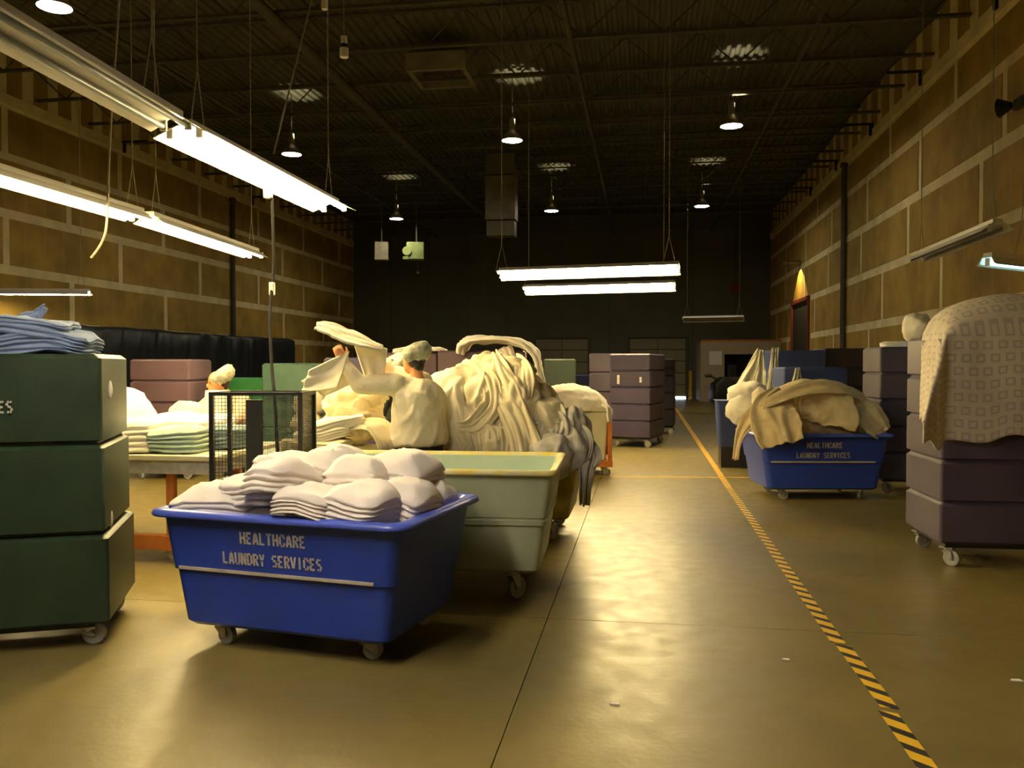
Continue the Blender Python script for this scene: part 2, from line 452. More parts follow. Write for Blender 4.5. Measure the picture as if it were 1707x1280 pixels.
def cart(name, label, loc, rz, w, d, z0, H, tiers, m, group=None, flare=0, step_last=.0, wr=.06, cat='cart', cmat=None):
    """tall moulded linen cart made of stacked tiers with a recessed joint between each"""
    t = thing(name, label, cat, loc, rz, group)
    th = (H - z0) / tiers
    for k in range(tiers):
        a = z0 + k * th; b = a + th
        e = flare * (1 - (k + .5) / tiers) + (step_last if k == 0 else 0)
        bm = B()
        g = .012
        rings = [rr(w - .05 + e, d - .05 + e, .02, a + .001), rr(w - .05 + e, d - .05 + e, .02, a + g), rr(w + e, d + e, .025, a + g + .008),
                 rr(w + e * .9, d + e * .9, .025, b - g - .012), rr(w - .03 + e * .8, d - .03 + e * .8, .025, b - g), rr(w - .05, d - .05, .02, b - .001)]
        loft(bm, rings)
        O('tier', bm, m, t, True, angle=30)
    bm = B(); box(bm, (0, 0, z0 - .015), (w * .92, d * .9, .03)); O('base_plate', bm, 'black', t)
    for sx in (-1, 1):
        for sy in (-1, 1): caster(t, sx * (w / 2 - .09), sy * (d / 2 - .09), z0 - .03, wr, .3 * sx + .5 * sy)
    return t

STROKES = {  # stencil capitals on a 0.6 x 1 cell; bars already broken where the stencil bridges them
 'H': [((.08, 0), (.08, 1)), ((.52, 0), (.52, 1)), ((.18, .5), (.42, .5))],
 'E': [((.08, 0), (.08, .43)), ((.08, .55), (.08, 1)), ((.16, .07), (.52, .07)), ((.16, .5), (.42, .5)), ((.16, .93), (.52, .93))],
 'A': [((.06, 0), (.22, .9)), ((.54, 0), (.36, .9)), ((.22, .3), (.38, .3)), ((.25, .95), (.34, .95))],
 'L': [((.08, 0), (.08, 1)), ((.20, .07), (.52, .07))],
 'T': [((.30, 0), (.30, .82)), ((.04, .93), (.25, .93)), ((.35, .93), (.56, .93))],
 'C': [((.08, .16), (.08, .84)), ((.14, .07), (.25, .04)), ((.34, .04), (.50, .1)), ((.52, .14), (.52, .32)), ((.14, .93), (.25, .96)), ((.34, .96), (.50, .9)), ((.52, .86), (.52, .68))],
 'R': [((.08, 0), (.08, 1)), ((.17, .93), (.42, .93)), ((.50, .88), (.50, .56)), ((.17, .5), (.42, .5)), ((.32, .42), (.54, 0))],
 'U': [((.08, .15), (.08, 1)), ((.52, .15), (.52, 1)), ((.13, .07), (.25, .04)), ((.35, .04), (.47, .07))],
 'N': [((.08, 0), (.08, 1)), ((.52, 0), (.52, 1)), ((.16, .88), (.44, .12))],
 'D': [((.08, 0), (.08, 1)), ((.17, .07), (.40, .07)), ((.17, .93), (.40, .93)), ((.51, .15), (.51, .85))],
 'Y': [((.06, 1), (.25, .52)), ((.54, 1), (.35, .52)), ((.30, .42), (.30, 0))],
 'S': [((.10, .12), (.26, .05)), ((.35, .05), (.50, .12)), ((.52, .18), (.51, .42)), ((.46, .48), (.14, .56)), ((.08, .62), (.08, .84)), ((.12, .9), (.26, .95)), ((.35, .95), (.5, .88))],
 'V': [((.05, 1), (.26, .06)), ((.55, 1), (.34, .06))],
 'I': [((.30, 0), (.30, 1))]}
def lettering(text, width, height, m, parent, loc, rot, th=.17):
    bm = B(); n = len(text)
    cw = width / n
    for i, ch in enumerate(text):
        for (p, q) in STROKES.get(ch, []):
            a = Vector((i * cw + p[0] * cw * 1.35, p[1] * height)); b = Vector((i * cw + q[0] * cw * 1.35, q[1] * height))
            d = (b - a); d.normalize(); nn = Vector((-d.y, d.x)) * th * height / 2 * 1.05
            loft(bm, [[(v.x, v.y, z) for v in (a - nn, b - nn, b + nn, a + nn)] for z in (0, .0012)])
    o = O('lettering', bm, m, parent); o.location = loc; o.rotation_euler = rot
    return o

def truck(label, loc, rz, L=1.38, D=.95, Lb=1.21, Db=.83, z0=.12, zr=.74, m='blue', rim='bluerim', inner=None, corner=.07, step=.42, text=True, groove=False, wr=.05, group=None, lip=.05, insets=None):
    t = thing('laundry_truck', label, 'laundry truck', loc, rz, group)
    def dim(z, k=0):
        f = (z - z0) / (zr - z0)
        e = .022 if z > step else 0
        return Lb + (L - Lb) * f + e - k, Db + (D - Db) * f + e - k
    bm = B()
    rings = [rr(*[v - .04 for v in dim(z0)], corner, z0), rr(*dim(z0 + .02), corner, z0 + .02)]
    for z in (step - .004, step + .001):
        rings.append(rr(*dim(z), corner, z))
    if groove:
        for z, k in ((step + .03, 0), (step + .034, .012), (step + .046, .012), (step + .05, 0)): rings.append(rr(*dim(z, k), corner, z))
    rings.append(rr(*dim(zr - .03), corner, zr - .03)); rings.append(rr(*dim(zr - .012), corner, zr - .012))
    loft(bm, rings, True, False)
    O('tub', bm, m, t, True, angle=35)
    bm = B()
    lw, ld = dim(zr)
    prof = [(0, -.03), (.012, -.026), (lip, -.034), (lip + .006, -.026), (lip, -.006), (.01, .004), (-.02, .0), (-.035, -.02)]
    loft(bm, [rr(lw + 2 * k, ld + 2 * k, corner + k * .8, zr + h) for k, h in prof], False, False)
    O('rim', bm, rim, t, True)
    bm = B()
    loft(bm, [rr(lw - .07, ld - .07, corner - .01, zr - .02), rr(Lb - .05, Db - .05, corner - .01, z0 + .05)], False, True)
    O('inner_shell', bm, inner or m, t, True, angle=35)
    for sx in (-1, 1):
        for sy in (-1, 1): caster(t, sx * (Lb / 2 - .17), sy * (Db / 2 - .11), z0, wr, .4 + .5 * sx)
    if text:
        tilt = math.atan((D - Db) / 2 / (zr - z0))
        def fy(z): return -dim(z)[1] / 2 - .0015
        rot = (pi / 2 + tilt, 0, 0)
        lettering('HEALTHCARE', .39, .062, 'stencil', t, (-.20, fy(.595), .585), rot)
        lettering('LAUNDRY SERVICES', .585, .062, 'stencil', t, (-.31, fy(.485), .475), rot)
        bm = B(); box(bm, (-.02, fy(.432) - .003, .432), (1.14, .009, .017)); O('white_strip', bm, 'stripe', t, bevel=.002)
    return t

A = truck('bright blue laundry truck nearest the camera, heaped with white folded linen', (-1.755, 4.50, 0), R(-9.6))
Bt = truck('empty pale green fibreglass truck with yellow rim behind the blue truck', (-1.36, 5.66, 0), R(2), L=1.58, D=1.04, Lb=1.40, Db=.86, z0=.19, zr=.85,
           m='fibre', rim='yellowrim', inner='fibrein', corner=.05, step=.50, text=False, groove=True, wr=.07, lip=.022)
Ct = truck('olive yellow truck buried under the tall heap of cream sheets', (-1.27, 7.55, 0), 0, L=1.5, D=1.1, Lb=1.3, Db=.9, z0=.19, zr=.86, m='olive', rim='yellowrim', inner='fibrein', corner=.05, text=False, wr=.07, lip=.02)
Dt = truck('blue laundry truck right of the tape, heaped with tan sheets', (1.90, 10.15, 0), R(8))

GC = cart('linen_cart', 'dark green tall cart at the left edge, blue cloths on top', (0, 0, 0), 0, 1.7, .78, .13, 1.555, 3, 'green', flare=.05, step_last=.03)
ang = atan2(.21, .47)
c0 = Vector((-2.80, 4.10, 0)); ux = Vector((cos(ang), sin(ang), 0)); uy = Vector((-sin(ang), cos(ang), 0))
GC.location = c0 - ux * .87 + uy * .40; GC.rotation_euler = (0, 0, ang)
lettering('RIES', .145, .062, 'stencil', GC, (.30, -.4095, 1.25), (pi / 2, 0, 0))
for z, x in ((1.36, -.18), (.65, -.20)):
    bm = B(); ball(bm, (0, 0, 0), (.012, .03, .05)); o = O('reflection_patch', bm, 'white_metal', GC, True, loc=(.857, x, z))  # pale blobs stand in for round flash reflections on the cart side
bm = B(); box(bm, (0, 0, 0), (.5, .015, .02)); O('metal_strip', bm, 'refl', GC, loc=(-.1, -.412, .62))

def mid(p): return p
Rc = cart('linen_cart', 'purple tiered cart on the right under the patterned sheet', (2.80, 7.08, 0), R(1), 1.28, .80, .17, 1.71, 5, 'purplegrey')
cart('linen_cart', 'purple cart cut off by the right edge of the picture', (2.64, 4.25, 0), R(2), 1.42, .8, .17, 1.71, 5, 'purplebrown')
Rb = cart('linen_cart', 'grey purple cart behind the patterned sheet, right of the blue truck', (3.32, 10.75, 0), R(0), 1.25, .8, .17, 1.70, 5, 'purplegrey')
cart('linen_cart', 'near black cart behind the tan heap, left of the grey purple cart', (3.40, 14.9, 0), R(4), 1.05, .8, .17, 1.76, 5, 'dkpurple')
cart('linen_cart', 'dull blue cart standing farthest behind the tan heap', (2.42, 14.55, 0), R(6), .86, .75, .17, 1.72, 3, 'blueold')
cart('linen_cart', 'lower grey blue cart right behind the tan heap', (2.32, 12.6, 0), R(5), .86, .7, .17, 1.46, 3, 'blueold')
Mc = cart('linen_cart', 'purple five tier cart with white handles beside the aisle', (0, 0, 0), R(-13), .75, 1.25, .17, 1.69, 5, 'purple')
Mc.location = (-.10, 16.1, 0)
for x in (-.21, .20):
    bm = B(); box(bm, (0, 0, 0), (.045, .02, .16 if x < 0 else .10)); O('white_handle', bm, 'white_metal', Mc, bevel=.008, loc=(x, -.635, 1.22))
bm = B()
for k in range(7):
    box(bm, (-.11 + k * .035, 0, .05), (.02, .004, .03))
    if 1 <= k <= 5: box(bm, (-.11 + k * .035, 0, -.03), (.02, .004, .03))
O('worn_marking', bm, 'purplebrown', Mc, loc=(0, -.626, 1.22))
cart('linen_cart', 'greyish purple cart peeking out left of the five tier purple cart', (-.74, 17.6, 0), R(-6), .62, .8, .17, 1.72, 4, 'purplegrey')
cart('linen_cart', 'dark cart against the aisle right behind the five tier purple cart', (.28, 18.9, 0), R(-4), .8, .9, .17, 1.62, 4, 'dkpurple')
cart('linen_cart', 'faded purple cart left, behind the table of white linen', (-6.25, 10.6, 0), R(8), .78, .8, .15, 1.565, 5, 'purplebrown', flare=0)
cart('linen_cart', 'teal cart left of the workers, in front of the tarp', (-5.02, 11.75, 0), R(8), .72, .7, .15, 1.515, 3, 'teal')
cart('linen_cart', 'bright green low cart behind the worker at the table', (-6.2, 12.6, 0), R(8), .9, .7, .15, 1.29, 3, 'kelly')
cart('linen_cart', 'purple cart behind the held up sheet', (-3.45, 10.2, 0), R(8), .80, .8, .15, 1.58, 4, 'purple')
Pc = cart('linen_cart', 'long purple cart behind the sheet heap, a white sheet over its end', (-2.15, 11.4, 0), R(6), 1.15, .8, .15, 1.68, 5, 'purplebrown')
cart('linen_cart', 'second purple cart just left of the long one behind the workers', (-3.35, 11.6, 0), R(6), 1.1, .8, .15, 1.66, 5, 'purplebrown')
cart('linen_cart', 'dark teal cart between the draped sheet and the cream bin', (-1.6, 16.4, 0), R(6), .62, .6, .15, 1.60, 1, 'dkteal')
cart('linen_cart', 'low dark blue cart at the back, left of the purple five tier cart', (-1.35, 20.5, 0), R(6), .9, .7, .15, 1.25, 2, 'blueold')

# cream bin on an orange wheeled frame
t = thing('linen_bin', 'cream bin on an orange wheeled frame, heaped with white cloth', 'bin', (-1.02, 11.75, 0), R(6))
bm = B(); loft(bm, [rr(.98, .74, .03, .22), rr(1.04, .8, .03, .86), rr(1.10, .86, .03, .87), rr(1.10, .86, .03, .93), rr(1.0, .76, .03, .93), rr(.9, .66, .03, .3)]); O('tub', bm, 'cream', t, bevel=.004)
bm = B()
for sy in (-1, 1): box(bm, (0, sy * .36, .17), (1.16, .07, .09))
for sx in (-1, 1): box(bm, (sx * .545, 0, .17), (.07, .72, .088))
O('base_frame', bm, 'orange', t)
for sx in (-1, 1):
    for sy in (-1, 1):
        bm = B(); box(bm, (0, 0, 0), (.055, .055, .66)); O('post', bm, 'orange', t, bevel=.004, loc=(sx * .545, sy * .385, .54))
        caster(t, sx * .48, sy * .32, .125, .05, .4)

# ------------------------------------------------------------------ cloth builders
def ridge(p):
    return 1 - min(1, abs(noise.noise(p)) * 3.2)
def pad(name, loc, size, rot=(0, 0, 0), layers=3, seed=0, m='white', droop=.0, puff=.45, noise_a=.016, parent=None):
    w, d, h = size; n = 44; bm = B(); he = h * (1 - puff)
    ring_s = []
    for s in (0.02, .5, .85, .95): ring_s.append((s, 0, 0))
    K = layers * 6
    for k in range(K + 1):
        f = k / K; ins = .02 * (1 - abs(sin(pi * layers * f))) * min(1, h * 8)
        ring_s.append((1, he * f, ins))
    for q in range(1, 11):
        s = cos(pi / 2 * q / 10.2); ring_s.append((s ** .75, he + (h - he) * sin(pi / 2 * q / 10.2), 0))
    rings = []; off = Vector((seed * 7.3, seed * 3.1, seed * 1.7))
    for s, z, ins in ring_s:
        r = []
        for j in range(n):
            a = 2 * pi * j / n; c, sn = cos(a), sin(a)
            ex = .40
            x = (w / 2 - ins) * s * math.copysign(abs(c) ** ex, c); y = (d / 2 - ins) * s * math.copysign(abs(sn) ** ex, sn)
            p = Vector((x, y, z))
            v = noise.noise_vector(p * 3.6 + off) * noise_a * 1.9
            v.z += noise_a * .8 * ridge(Vector((p.x * 5, p.y * 11, p.z * 3)) + off) * (z / max(h, .01))
            v += noise.noise_vector(Vector((p.x * 7, p.y * 7, p.z * 34)) + off) * noise_a * .5
            p += v
            p.z -= droop * ((x / (w / 2)) ** 2 + .6 * (y / (d / 2)) ** 2)
            r.append(p)
        rings.append(r)
    loft(bm, rings)
    o = O(name, bm, m, parent, True); o.location = loc; o.rotation_euler = [R(v) for v in rot]
    return o

def lump(name, loc, size, seed=0, rot=0, m='sheet', amp=.06, freq=9, sub=5, dirn=(1, .3, .1), fine=.02, sag=0, flatb=.0, parent=None):
    """rumpled cloth mass: sphere displaced by long warped folds"""
    bm = B(); bmesh.ops.create_icosphere(bm, subdivisions=sub, radius=1)
    off = Vector((seed * 5.1, seed * 2.3, seed * 9.7)); dv = Vector(dirn).normalized()
    for v in bm.verts:
        q = v.co.copy(); p = Vector((q.x * size[0], q.y * size[1], q.z * size[2]))
        wv = noise.noise_vector(p * 2.0 + off)
        pw = p + wv * .22; al = pw.dot(dv); pe = pw - dv * al
        f1 = ridge(dv * (al * freq * .42) + pe * (freq * .13) + off)
        f2 = ridge(dv * (al * freq * .30) + pe * (freq * .34) - off)
        f3 = noise.noise(dv * (al * freq * .8) + pe * (freq * .3) + off * 2)
        md = .7 + .8 * noise.noise(p * 1.9 + off * 2)
        k = amp * md * (f1 - .5) + amp * .5 * (f2 - .5) + amp * .35 * f3 + fine * noise.noise(p * 16 + off) + amp * 1.5 * noise.noise(p * 2.0 + off * 3)
        v.co = p + q.normalized() * k
        if sag: v.co.z -= sag * (q.x ** 2)
        if flatb and v.co.z < -flatb: v.co.z = -flatb + (v.co.z + flatb) * .08
    o = O(name, bm, m, parent, True); o.location = loc; o.rotation_euler = (0, 0, R(rot))
    return o

def drape(name, pts, ws, nrm, folds=4, amp=.03, seed=0, m='sheet', th=.012, n=36, sub=10, curl=.0, parent=None, uvs=False):
    """cloth band along a path: pts world points, ws half widths, nrm outward normals"""
    pts = [Vector(p) for p in pts]; nrm = [Vector(q).normalized() for q in nrm]
    def cat(a, t):
        i = min(int(t), len(a) - 2); f = t - i
        p0, p1, p2, p3 = a[max(i - 1, 0)], a[i], a[i + 1], a[min(i + 2, len(a) - 1)]
        return .5 * ((2 * p1) + (p2 - p0) * f + (2 * p0 - 5 * p1 + 4 * p2 - p3) * f * f + (3 * p1 - p0 - 3 * p2 + p3) * f ** 3)
    N = (len(pts) - 1) * sub; grid = []; off = Vector((seed * 3.3, seed, seed * 7.7))
    for i in range(N + 1):
        t = i / sub; t = min(t, len(pts) - 1 - 1e-6)
        P = cat(pts, t); T = (cat(pts, min(t + .05, len(pts) - 1 - 1e-6)) - cat(pts, max(t - .05, 0))).normalized()
        Nn = cat(nrm, t).normalized(); Bv = T.cross(Nn).normalized(); Nn = Bv.cross(T).normalized()
        w = cat(ws, t); row = []
        for j in range(n + 1):
            u = j / n * 2 - 1
            ph = seed + .8 * noise.noise(Vector((t * .9, u, 0)) + off)
            uu = u + .25 * noise.noise(Vector((t * .8, u * .7, 5)) + off) + .1 * ph
            k = amp * (.9 * ridge(Vector((uu * folds * .62, t * .28, 1)) + off) + 1.3 * noise.noise(Vector((uu * folds * .9, t * .45, 4)) + off))
            k += amp * .5 * noise.noise(Vector((u * 2, t * 2.2, 1)) + off)
            e = 1 + .08 * noise.noise(Vector((t * 2.5, u * 4, 3)) + off)
            row.append(P + Bv * w * u * e + Nn * (k - curl * u * u) + T * .03 * noise.noise(Vector((u * 3, seed, t))))
        grid.append(row)
    bm = B(); loft(bm, grid, False, False, closed=False)
    o = O(name, bm, m, parent, True)
    s = o.modifiers.new('thick', 'SOLIDIFY'); s.thickness = th; s.offset = 0
    return o

def tcloth(name, w, d, z, left, right, front, back, m, seed=0, dome=.0, parent=None, n=70, flare=.05, uv=.0, wob=.02, droop_var=.03):
    """cloth laid over a w x d top at height z, hanging over the four sides by the given lengths"""
    bm = B(); uvl = bm.loops.layers.uv.new('UVMap'); off = Vector((seed, seed * 2, 0))
    U = [-w / 2 - left + (w + left + right) * i / n for i in range(n + 1)]
    V = [-d / 2 - front + (d + front + back) * i / n for i in range(n + 1)]
    vs = {}; uvd = {}
    for i, u in enumerate(U):
        for j, v in enumerate(V):
            ex = max(abs(u) - w / 2, 0) * (1 if u > 0 else -1); ey = max(abs(v) - d / 2, 0) * (1 if v > 0 else -1)
            cx, cy = max(-w / 2, min(w / 2, u)), max(-d / 2, min(d / 2, v))
            h = max(abs(ex), abs(ey)); both = min(abs(ex), abs(ey))
            fl = flare * (h / .5) ** .6 if h > 0 else 0
            x = cx + math.copysign(min(1, 1 if ex else 0) * (.012 + fl + both * .35), ex) if ex else cx
            y = cy + math.copysign(.012 + fl + both * .35, ey) if ey else cy
            zz = z - max(0, h - .01)
            if h == 0:
                f = (1 - (2 * u / w) ** 2) * (1 - (2 * v / d) ** 2)
                zz += dome * max(0, f) ** .45 + wob * .6 * noise.noise(Vector((u * 4, v * 4, 0)) + off)
            else:
                along = v if abs(ex) > abs(ey) else u
                k = wob * min(1, h / .2) * (sin(9 * along + seed) + 1.2 * noise.noise(Vector((along * 5, h * 1.5, 1)) + off)) 
                if abs(ex) > abs(ey): x += math.copysign(abs(k) + .004, ex)
                else: y += math.copysign(abs(k) + .004, ey)
                zz += droop_var * noise.noise(Vector((along * 3, 5, 1)) + off) * h
            vs[i, j] = bm.verts.new((x, y, zz)); uvd[i, j] = (u, v)
    for i in range(n):
        for j in range(n):
            ks = [(i, j), (i + 1, j), (i + 1, j + 1), (i, j + 1)]
            f = bm.faces.new([vs[k] for k in ks])
            for l, k in zip(f.loops, ks): l[uvl].uv = uvd[k]
    o = O(name, bm, m, parent, True)
    s = o.modifiers.new('thick', 'SOLIDIFY'); s.thickness = .008; s.offset = 1
    return o

# ------------------------------------------------------------------ white linen in the near blue truck
def inA(x, y, z):
    a = R(-9.6); return (-1.755 + x * cos(a) - y * sin(a), 4.50 + x * sin(a) + y * cos(a), z)
GA = 'white linen heaped in the near blue truck'
padsA = [
 ('folded_pad', 'flat white folded pad lying at the left end of the blue truck', (-.48, -.20, .72), (.48, .46, .12), (0, -3, 4), 2),
 ('folded_pad', 'white folded pad at the back left of the blue truck', (-.46, .22, .70), (.5, .44, .16), (0, 0, -6), 2),
 ('folded_pad', 'upper of the thick folded pads jutting left over the pile', (-.28, .14, .88), (.42, .40, .10), (2, 9, 14), 1),
 ('folded_pad', 'lower of the thick folded pads jutting left over the pile', (-.27, .16, .82), (.44, .40, .09), (0, 5, 6), 1),
 ('folded_pad', 'rumpled white pad left of the tall drooping bundle', (-.22, -.20, .74), (.38, .48, .16), (-10, -6, -12), 3),
 ('linen_bundle', 'tall white bundle standing up in the middle and drooping over the front rim', (-.05, -.22, .80), (.25, .62, .18), (-15, -4, -10), 3),
 ('linen_bundle', 'highest rounded white bundle on top of the pile', (.01, .08, .88), (.27, .36, .17), (12, 8, -6), 2),
 ('folded_pad', 'wide domed white pad right of the tall bundle', (.22, .04, .80), (.36, .48, .19), (-4, 4, 10), 3),
 ('folded_pad', 'domed white pad at the back right of the pile', (.38, .20, .80), (.40, .44, .21), (0, 6, -8), 3),
 ('folded_pad', 'layered white pad above the lettering, lapping the front rim', (.15, -.36, .755), (.32, .36, .14), (-5, 3, 4), 4),
 ('folded_pad', 'layered white pad near the front right corner', (.42, -.28, .74), (.34, .42, .16), (-3, 5, -8), 4),
 ('folded_pad', 'shaggy white pad filling the right end of the truck', (.52, -.02, .70), (.28, .50, .19), (0, 10, 4), 4),
 ('folded_pad', 'rolled white cloth in the back right corner of the blue truck', (.56, .26, .72), (.20, .30, .13), (0, 8, 0), 2)]
for i, (nm, lb, p, s, r, ly) in enumerate(padsA):
    o = pad(nm, inA(*p), s, (r[0], r[1], r[2] - 9.6), ly, seed=i + 1, noise_a=.018, puff=.42, droop=.03)
    tag(o, lb, 'linen', GA)
bm = B(); loft(bm, [rr(1.12, .74, .06, .18), rr(1.27, .86, .06, .66), rr(1.05, .65, .1, .74)])
o = O('linen_bed', bm, 'white', None, True); o.location = (-1.755, 4.50, 0); o.rotation_euler = (0, 0, R(-9.6))
tag(o, 'lower mass of white linen filling the near blue truck', 'linen')

# ------------------------------------------------------------------ the tall heap of cream sheets
GH = 'cream sheets in the tall tangled heap'
bm = B(); bmesh.ops.create_icosphere(bm, subdivisions=5, radius=1)
for v in bm.verts:
    q = v.co.copy(); p = Vector((q.x * .74, q.y * .5, q.z * .76))
    v.co = p + q * .07 * noise.noise(p * 3) + q * .03 * noise.noise(p * 9)
    if v.co.z < 0: v.co.z *= .05
o = O('sheet_heap', bm, 'sheet', None, True); o.location = (-1.30, 7.5, .72)
tag(o, 'inner mass of the tall cream sheet heap behind the green truck', 'sheet heap')
lumps = [  # x, y, z, sizes, seed, rot, material, dirn
 (-1.45, 7.20, 1.42, (.28, .25, .22), 1, 0, 'sheet', (1, .2, .5)), (-1.15, 7.25, 1.52, (.26, .25, .17), 2, 30, 'sheet', (.6, .2, 1)),
 (-1.62, 7.10, 1.22, (.22, .22, .28), 3, 10, 'sheet2', (1, .2, -.5)), (-.98, 7.15, 1.30, (.22, .25, .20), 4, -20, 'sheet', (1, 0, .4)),
 (-1.30, 6.95, 1.20, (.17, .15, .27), 5, 0, 'sheet', (1, .1, .2)), (-1.05, 6.95, 1.10, (.22, .18, .32), 6, 5, 'sheet', (1, .3, -.3)),
 (-1.50, 6.95, .98, (.24, .18, .28), 7, 0, 'sheet2', (1, .1, .3)), (-.78, 7.0, 1.12, (.20, .20, .20), 8, 0, 'sheet', (.3, .2, 1)),
 (-1.18, 6.88, .88, (.30, .18, .24), 9, 0, 'sheet', (1, .1, .15)), (-.85, 6.90, .90, (.24, .20, .20), 10, 0, 'sheet', (.5, .1, 1)),
 (-.62, 7.0, 1.08, (.18, .20, .18), 11, 0, 'greysheet', (1, .3, .3)), (-.58, 6.95, .92, (.17, .22, .20), 12, 0, 'greysheet', (1, .1, -.3)),
 (-.72, 6.82, .82, (.19, .16, .16), 13, 0, 'greysheet', (.5, .2, 1)), (-1.72, 7.2, .95, (.20, .25, .30), 14, 0, 'sheet', (1, .2, .2)),
 (-1.30, 7.35, 1.60, (.22, .2, .13), 15, 0, 'sheet', (1, .2, .2))]
def hz(x, z):
    return .8 + (z - .8) * .86 - max(0, x + 1.0) * .22 if z > .8 else z
LN = ['high left shoulder', 'crown', 'upper left flank', 'upper right', 'centre', 'right of centre', 'left of centre', 'right shoulder', 'low centre', 'low right', 'upper', 'outer', 'bottom', 'far left foot', 'very top back']
for (x, y, z, s, sd, ro, m, dn) in lumps:
    z = hz(x, z)
    o = lump('rumpled_sheet', (x, y, z), s, sd, ro, m, amp=.045, freq=17, dirn=dn, fine=.008)
    if m == 'greysheet': tag(o, 'greyish rumpled sheet, %s of the three at the right end of the tall heap' % LN[sd - 1], 'sheet', 'grey sheets at the right of the heap')
    else: tag(o, 'cream rumpled sheet at the %s of the tall heap' % LN[sd - 1], 'sheet', GH)
F = (0, -1, .15)
dr = [
 ([(-1.30, 7.30, 1.70), (-1.22, 7.02, 1.58), (-1.12, 6.86, 1.35), (-1.00, 6.76, 1.08), (-.92, 6.72, .82)], (.06, .10, .13, .12, .14), 3, 'sheet', 'long twisted cream sheet trailing from the top of the heap to the lower right'),
 ([(-1.12, 7.25, 1.66), (-1.04, 7.0, 1.52), (-1.02, 6.88, 1.32), (-1.06, 6.80, 1.12)], (.08, .14, .13, .07), 4, 'sheet', 'cream sheet hanging in a V at the upper right of the heap'),
 ([(-1.62, 7.15, 1.50), (-1.66, 6.93, 1.36), (-1.58, 6.83, 1.15), (-1.52, 6.80, .92)], (.10, .15, .15, .10), 4, 'sheet2', 'pale sheet hanging down the left face of the heap'),
 ([(-1.40, 7.12, 1.55), (-1.26, 6.92, 1.45), (-1.22, 6.80, 1.22), (-1.34, 6.76, 1.04), (-1.48, 6.78, 1.0)], (.05, .08, .09, .08, .05), 3, 'sheet', 'looped cream sheet curling round the middle of the heap'),
 ([(-1.28, 6.98, 1.12), (-1.25, 6.78, 1.0), (-1.22, 6.74, .85), (-1.22, 6.74, .70)], (.10, .13, .12, .12), 5, 'sheet', 'pleated cream sheet hanging at the middle front of the heap'),
 ([(-.80, 7.10, 1.30), (-.76, 6.88, 1.18), (-.80, 6.80, 1.0), (-.82, 6.76, .78)], (.10, .14, .13, .13), 5, 'sheet2', 'pleated sheet hanging above the grey cloths on the right'),
 ([(-1.50, 6.98, 1.10), (-1.48, 6.78, .98), (-1.45, 6.75, .85), (-1.45, 6.75, .70)], (.12, .14, .14, .14), 5, 'sheet', 'creased sheet low in the heap beside the worker in white'),
 ([(-.52, 6.95, 1.05), (-.42, 6.82, .92), (-.44, 6.80, .66), (-.46, 6.80, .38)], (.05, .09, .06, .035), 3, 'greysheet', 'grey cloth tail hanging down past the corner of the green truck'),
 ([(-.62, 6.98, 1.12), (-.50, 6.84, 1.02), (-.52, 6.78, .85)], (.07, .11, .09), 5, 'greysheet', 'frayed grey cloth on the right shoulder of the heap')]
for i, (pts, ws, fo, m, lb) in enumerate(dr):
    o = drape('draped_sheet', [(a, b, hz(a, c)) for a, b, c in pts], ws, [F] * len(pts), fo, .03, i + 1.3, m)
    tag(o, lb, 'sheet')
# white sheet draped over the long purple cart
o = drape('draped_sheet', [(-2.34, 10.96, 1.64), (-2.24, 10.94, 1.78), (-1.95, 10.92, 1.80), (-1.66, 10.92, 1.77), (-1.42, 10.92, 1.66), (-1.34, 10.92, 1.38), (-1.28, 10.90, 1.08)],
          (.10, .22, .3, .3, .28, .2, .12), [(0, 0, 1), (0, 0, 1), (0, 0, 1), (0, 0, 1), (.7, 0, .7), (1, 0, .1), (1, 0, 0)], 3, .04, 3, 'white', th=.05)
tag(o, 'white sheet draped over the end of the long purple cart', 'sheet')
o = drape('draped_sheet', [(-1.78, 10.92, 1.72), (-1.70, 10.88, 1.55), (-1.62, 10.86, 1.32), (-1.56, 10.86, 1.1)], (.09, .08, .07, .05), [(0, -1, .2)] * 4, 2, .03, 6, 'white', th=.03)
tag(o, 'narrow white fold hanging down the front of the long purple cart', 'sheet')
o = pad('folded_sheet', (-3.05, 11.45, 1.66), (.75, .5, .07), (0, 0, 6), 2, 21, 'white'); tag(o, 'flat white sheet lying on the cart behind the worker in white', 'sheet')
o = lump('linen_mound', (-1.02, 11.7, .90), (.56, .45, .33), 31, 6, 'white', amp=.015, freq=6, flatb=.02); tag(o, 'smooth white mound of linen in the cream bin', 'linen')
o = drape('cloth_corner', [(-.55, 11.4, .98), (-.46, 11.25, .92), (-.44, 11.22, .74)], (.05, .07, .05), [(1, -.6, 0)] * 3, 3, .02, 2, 'white'); tag(o, 'white cloth corner hanging over the right rim of the cream bin', 'linen')

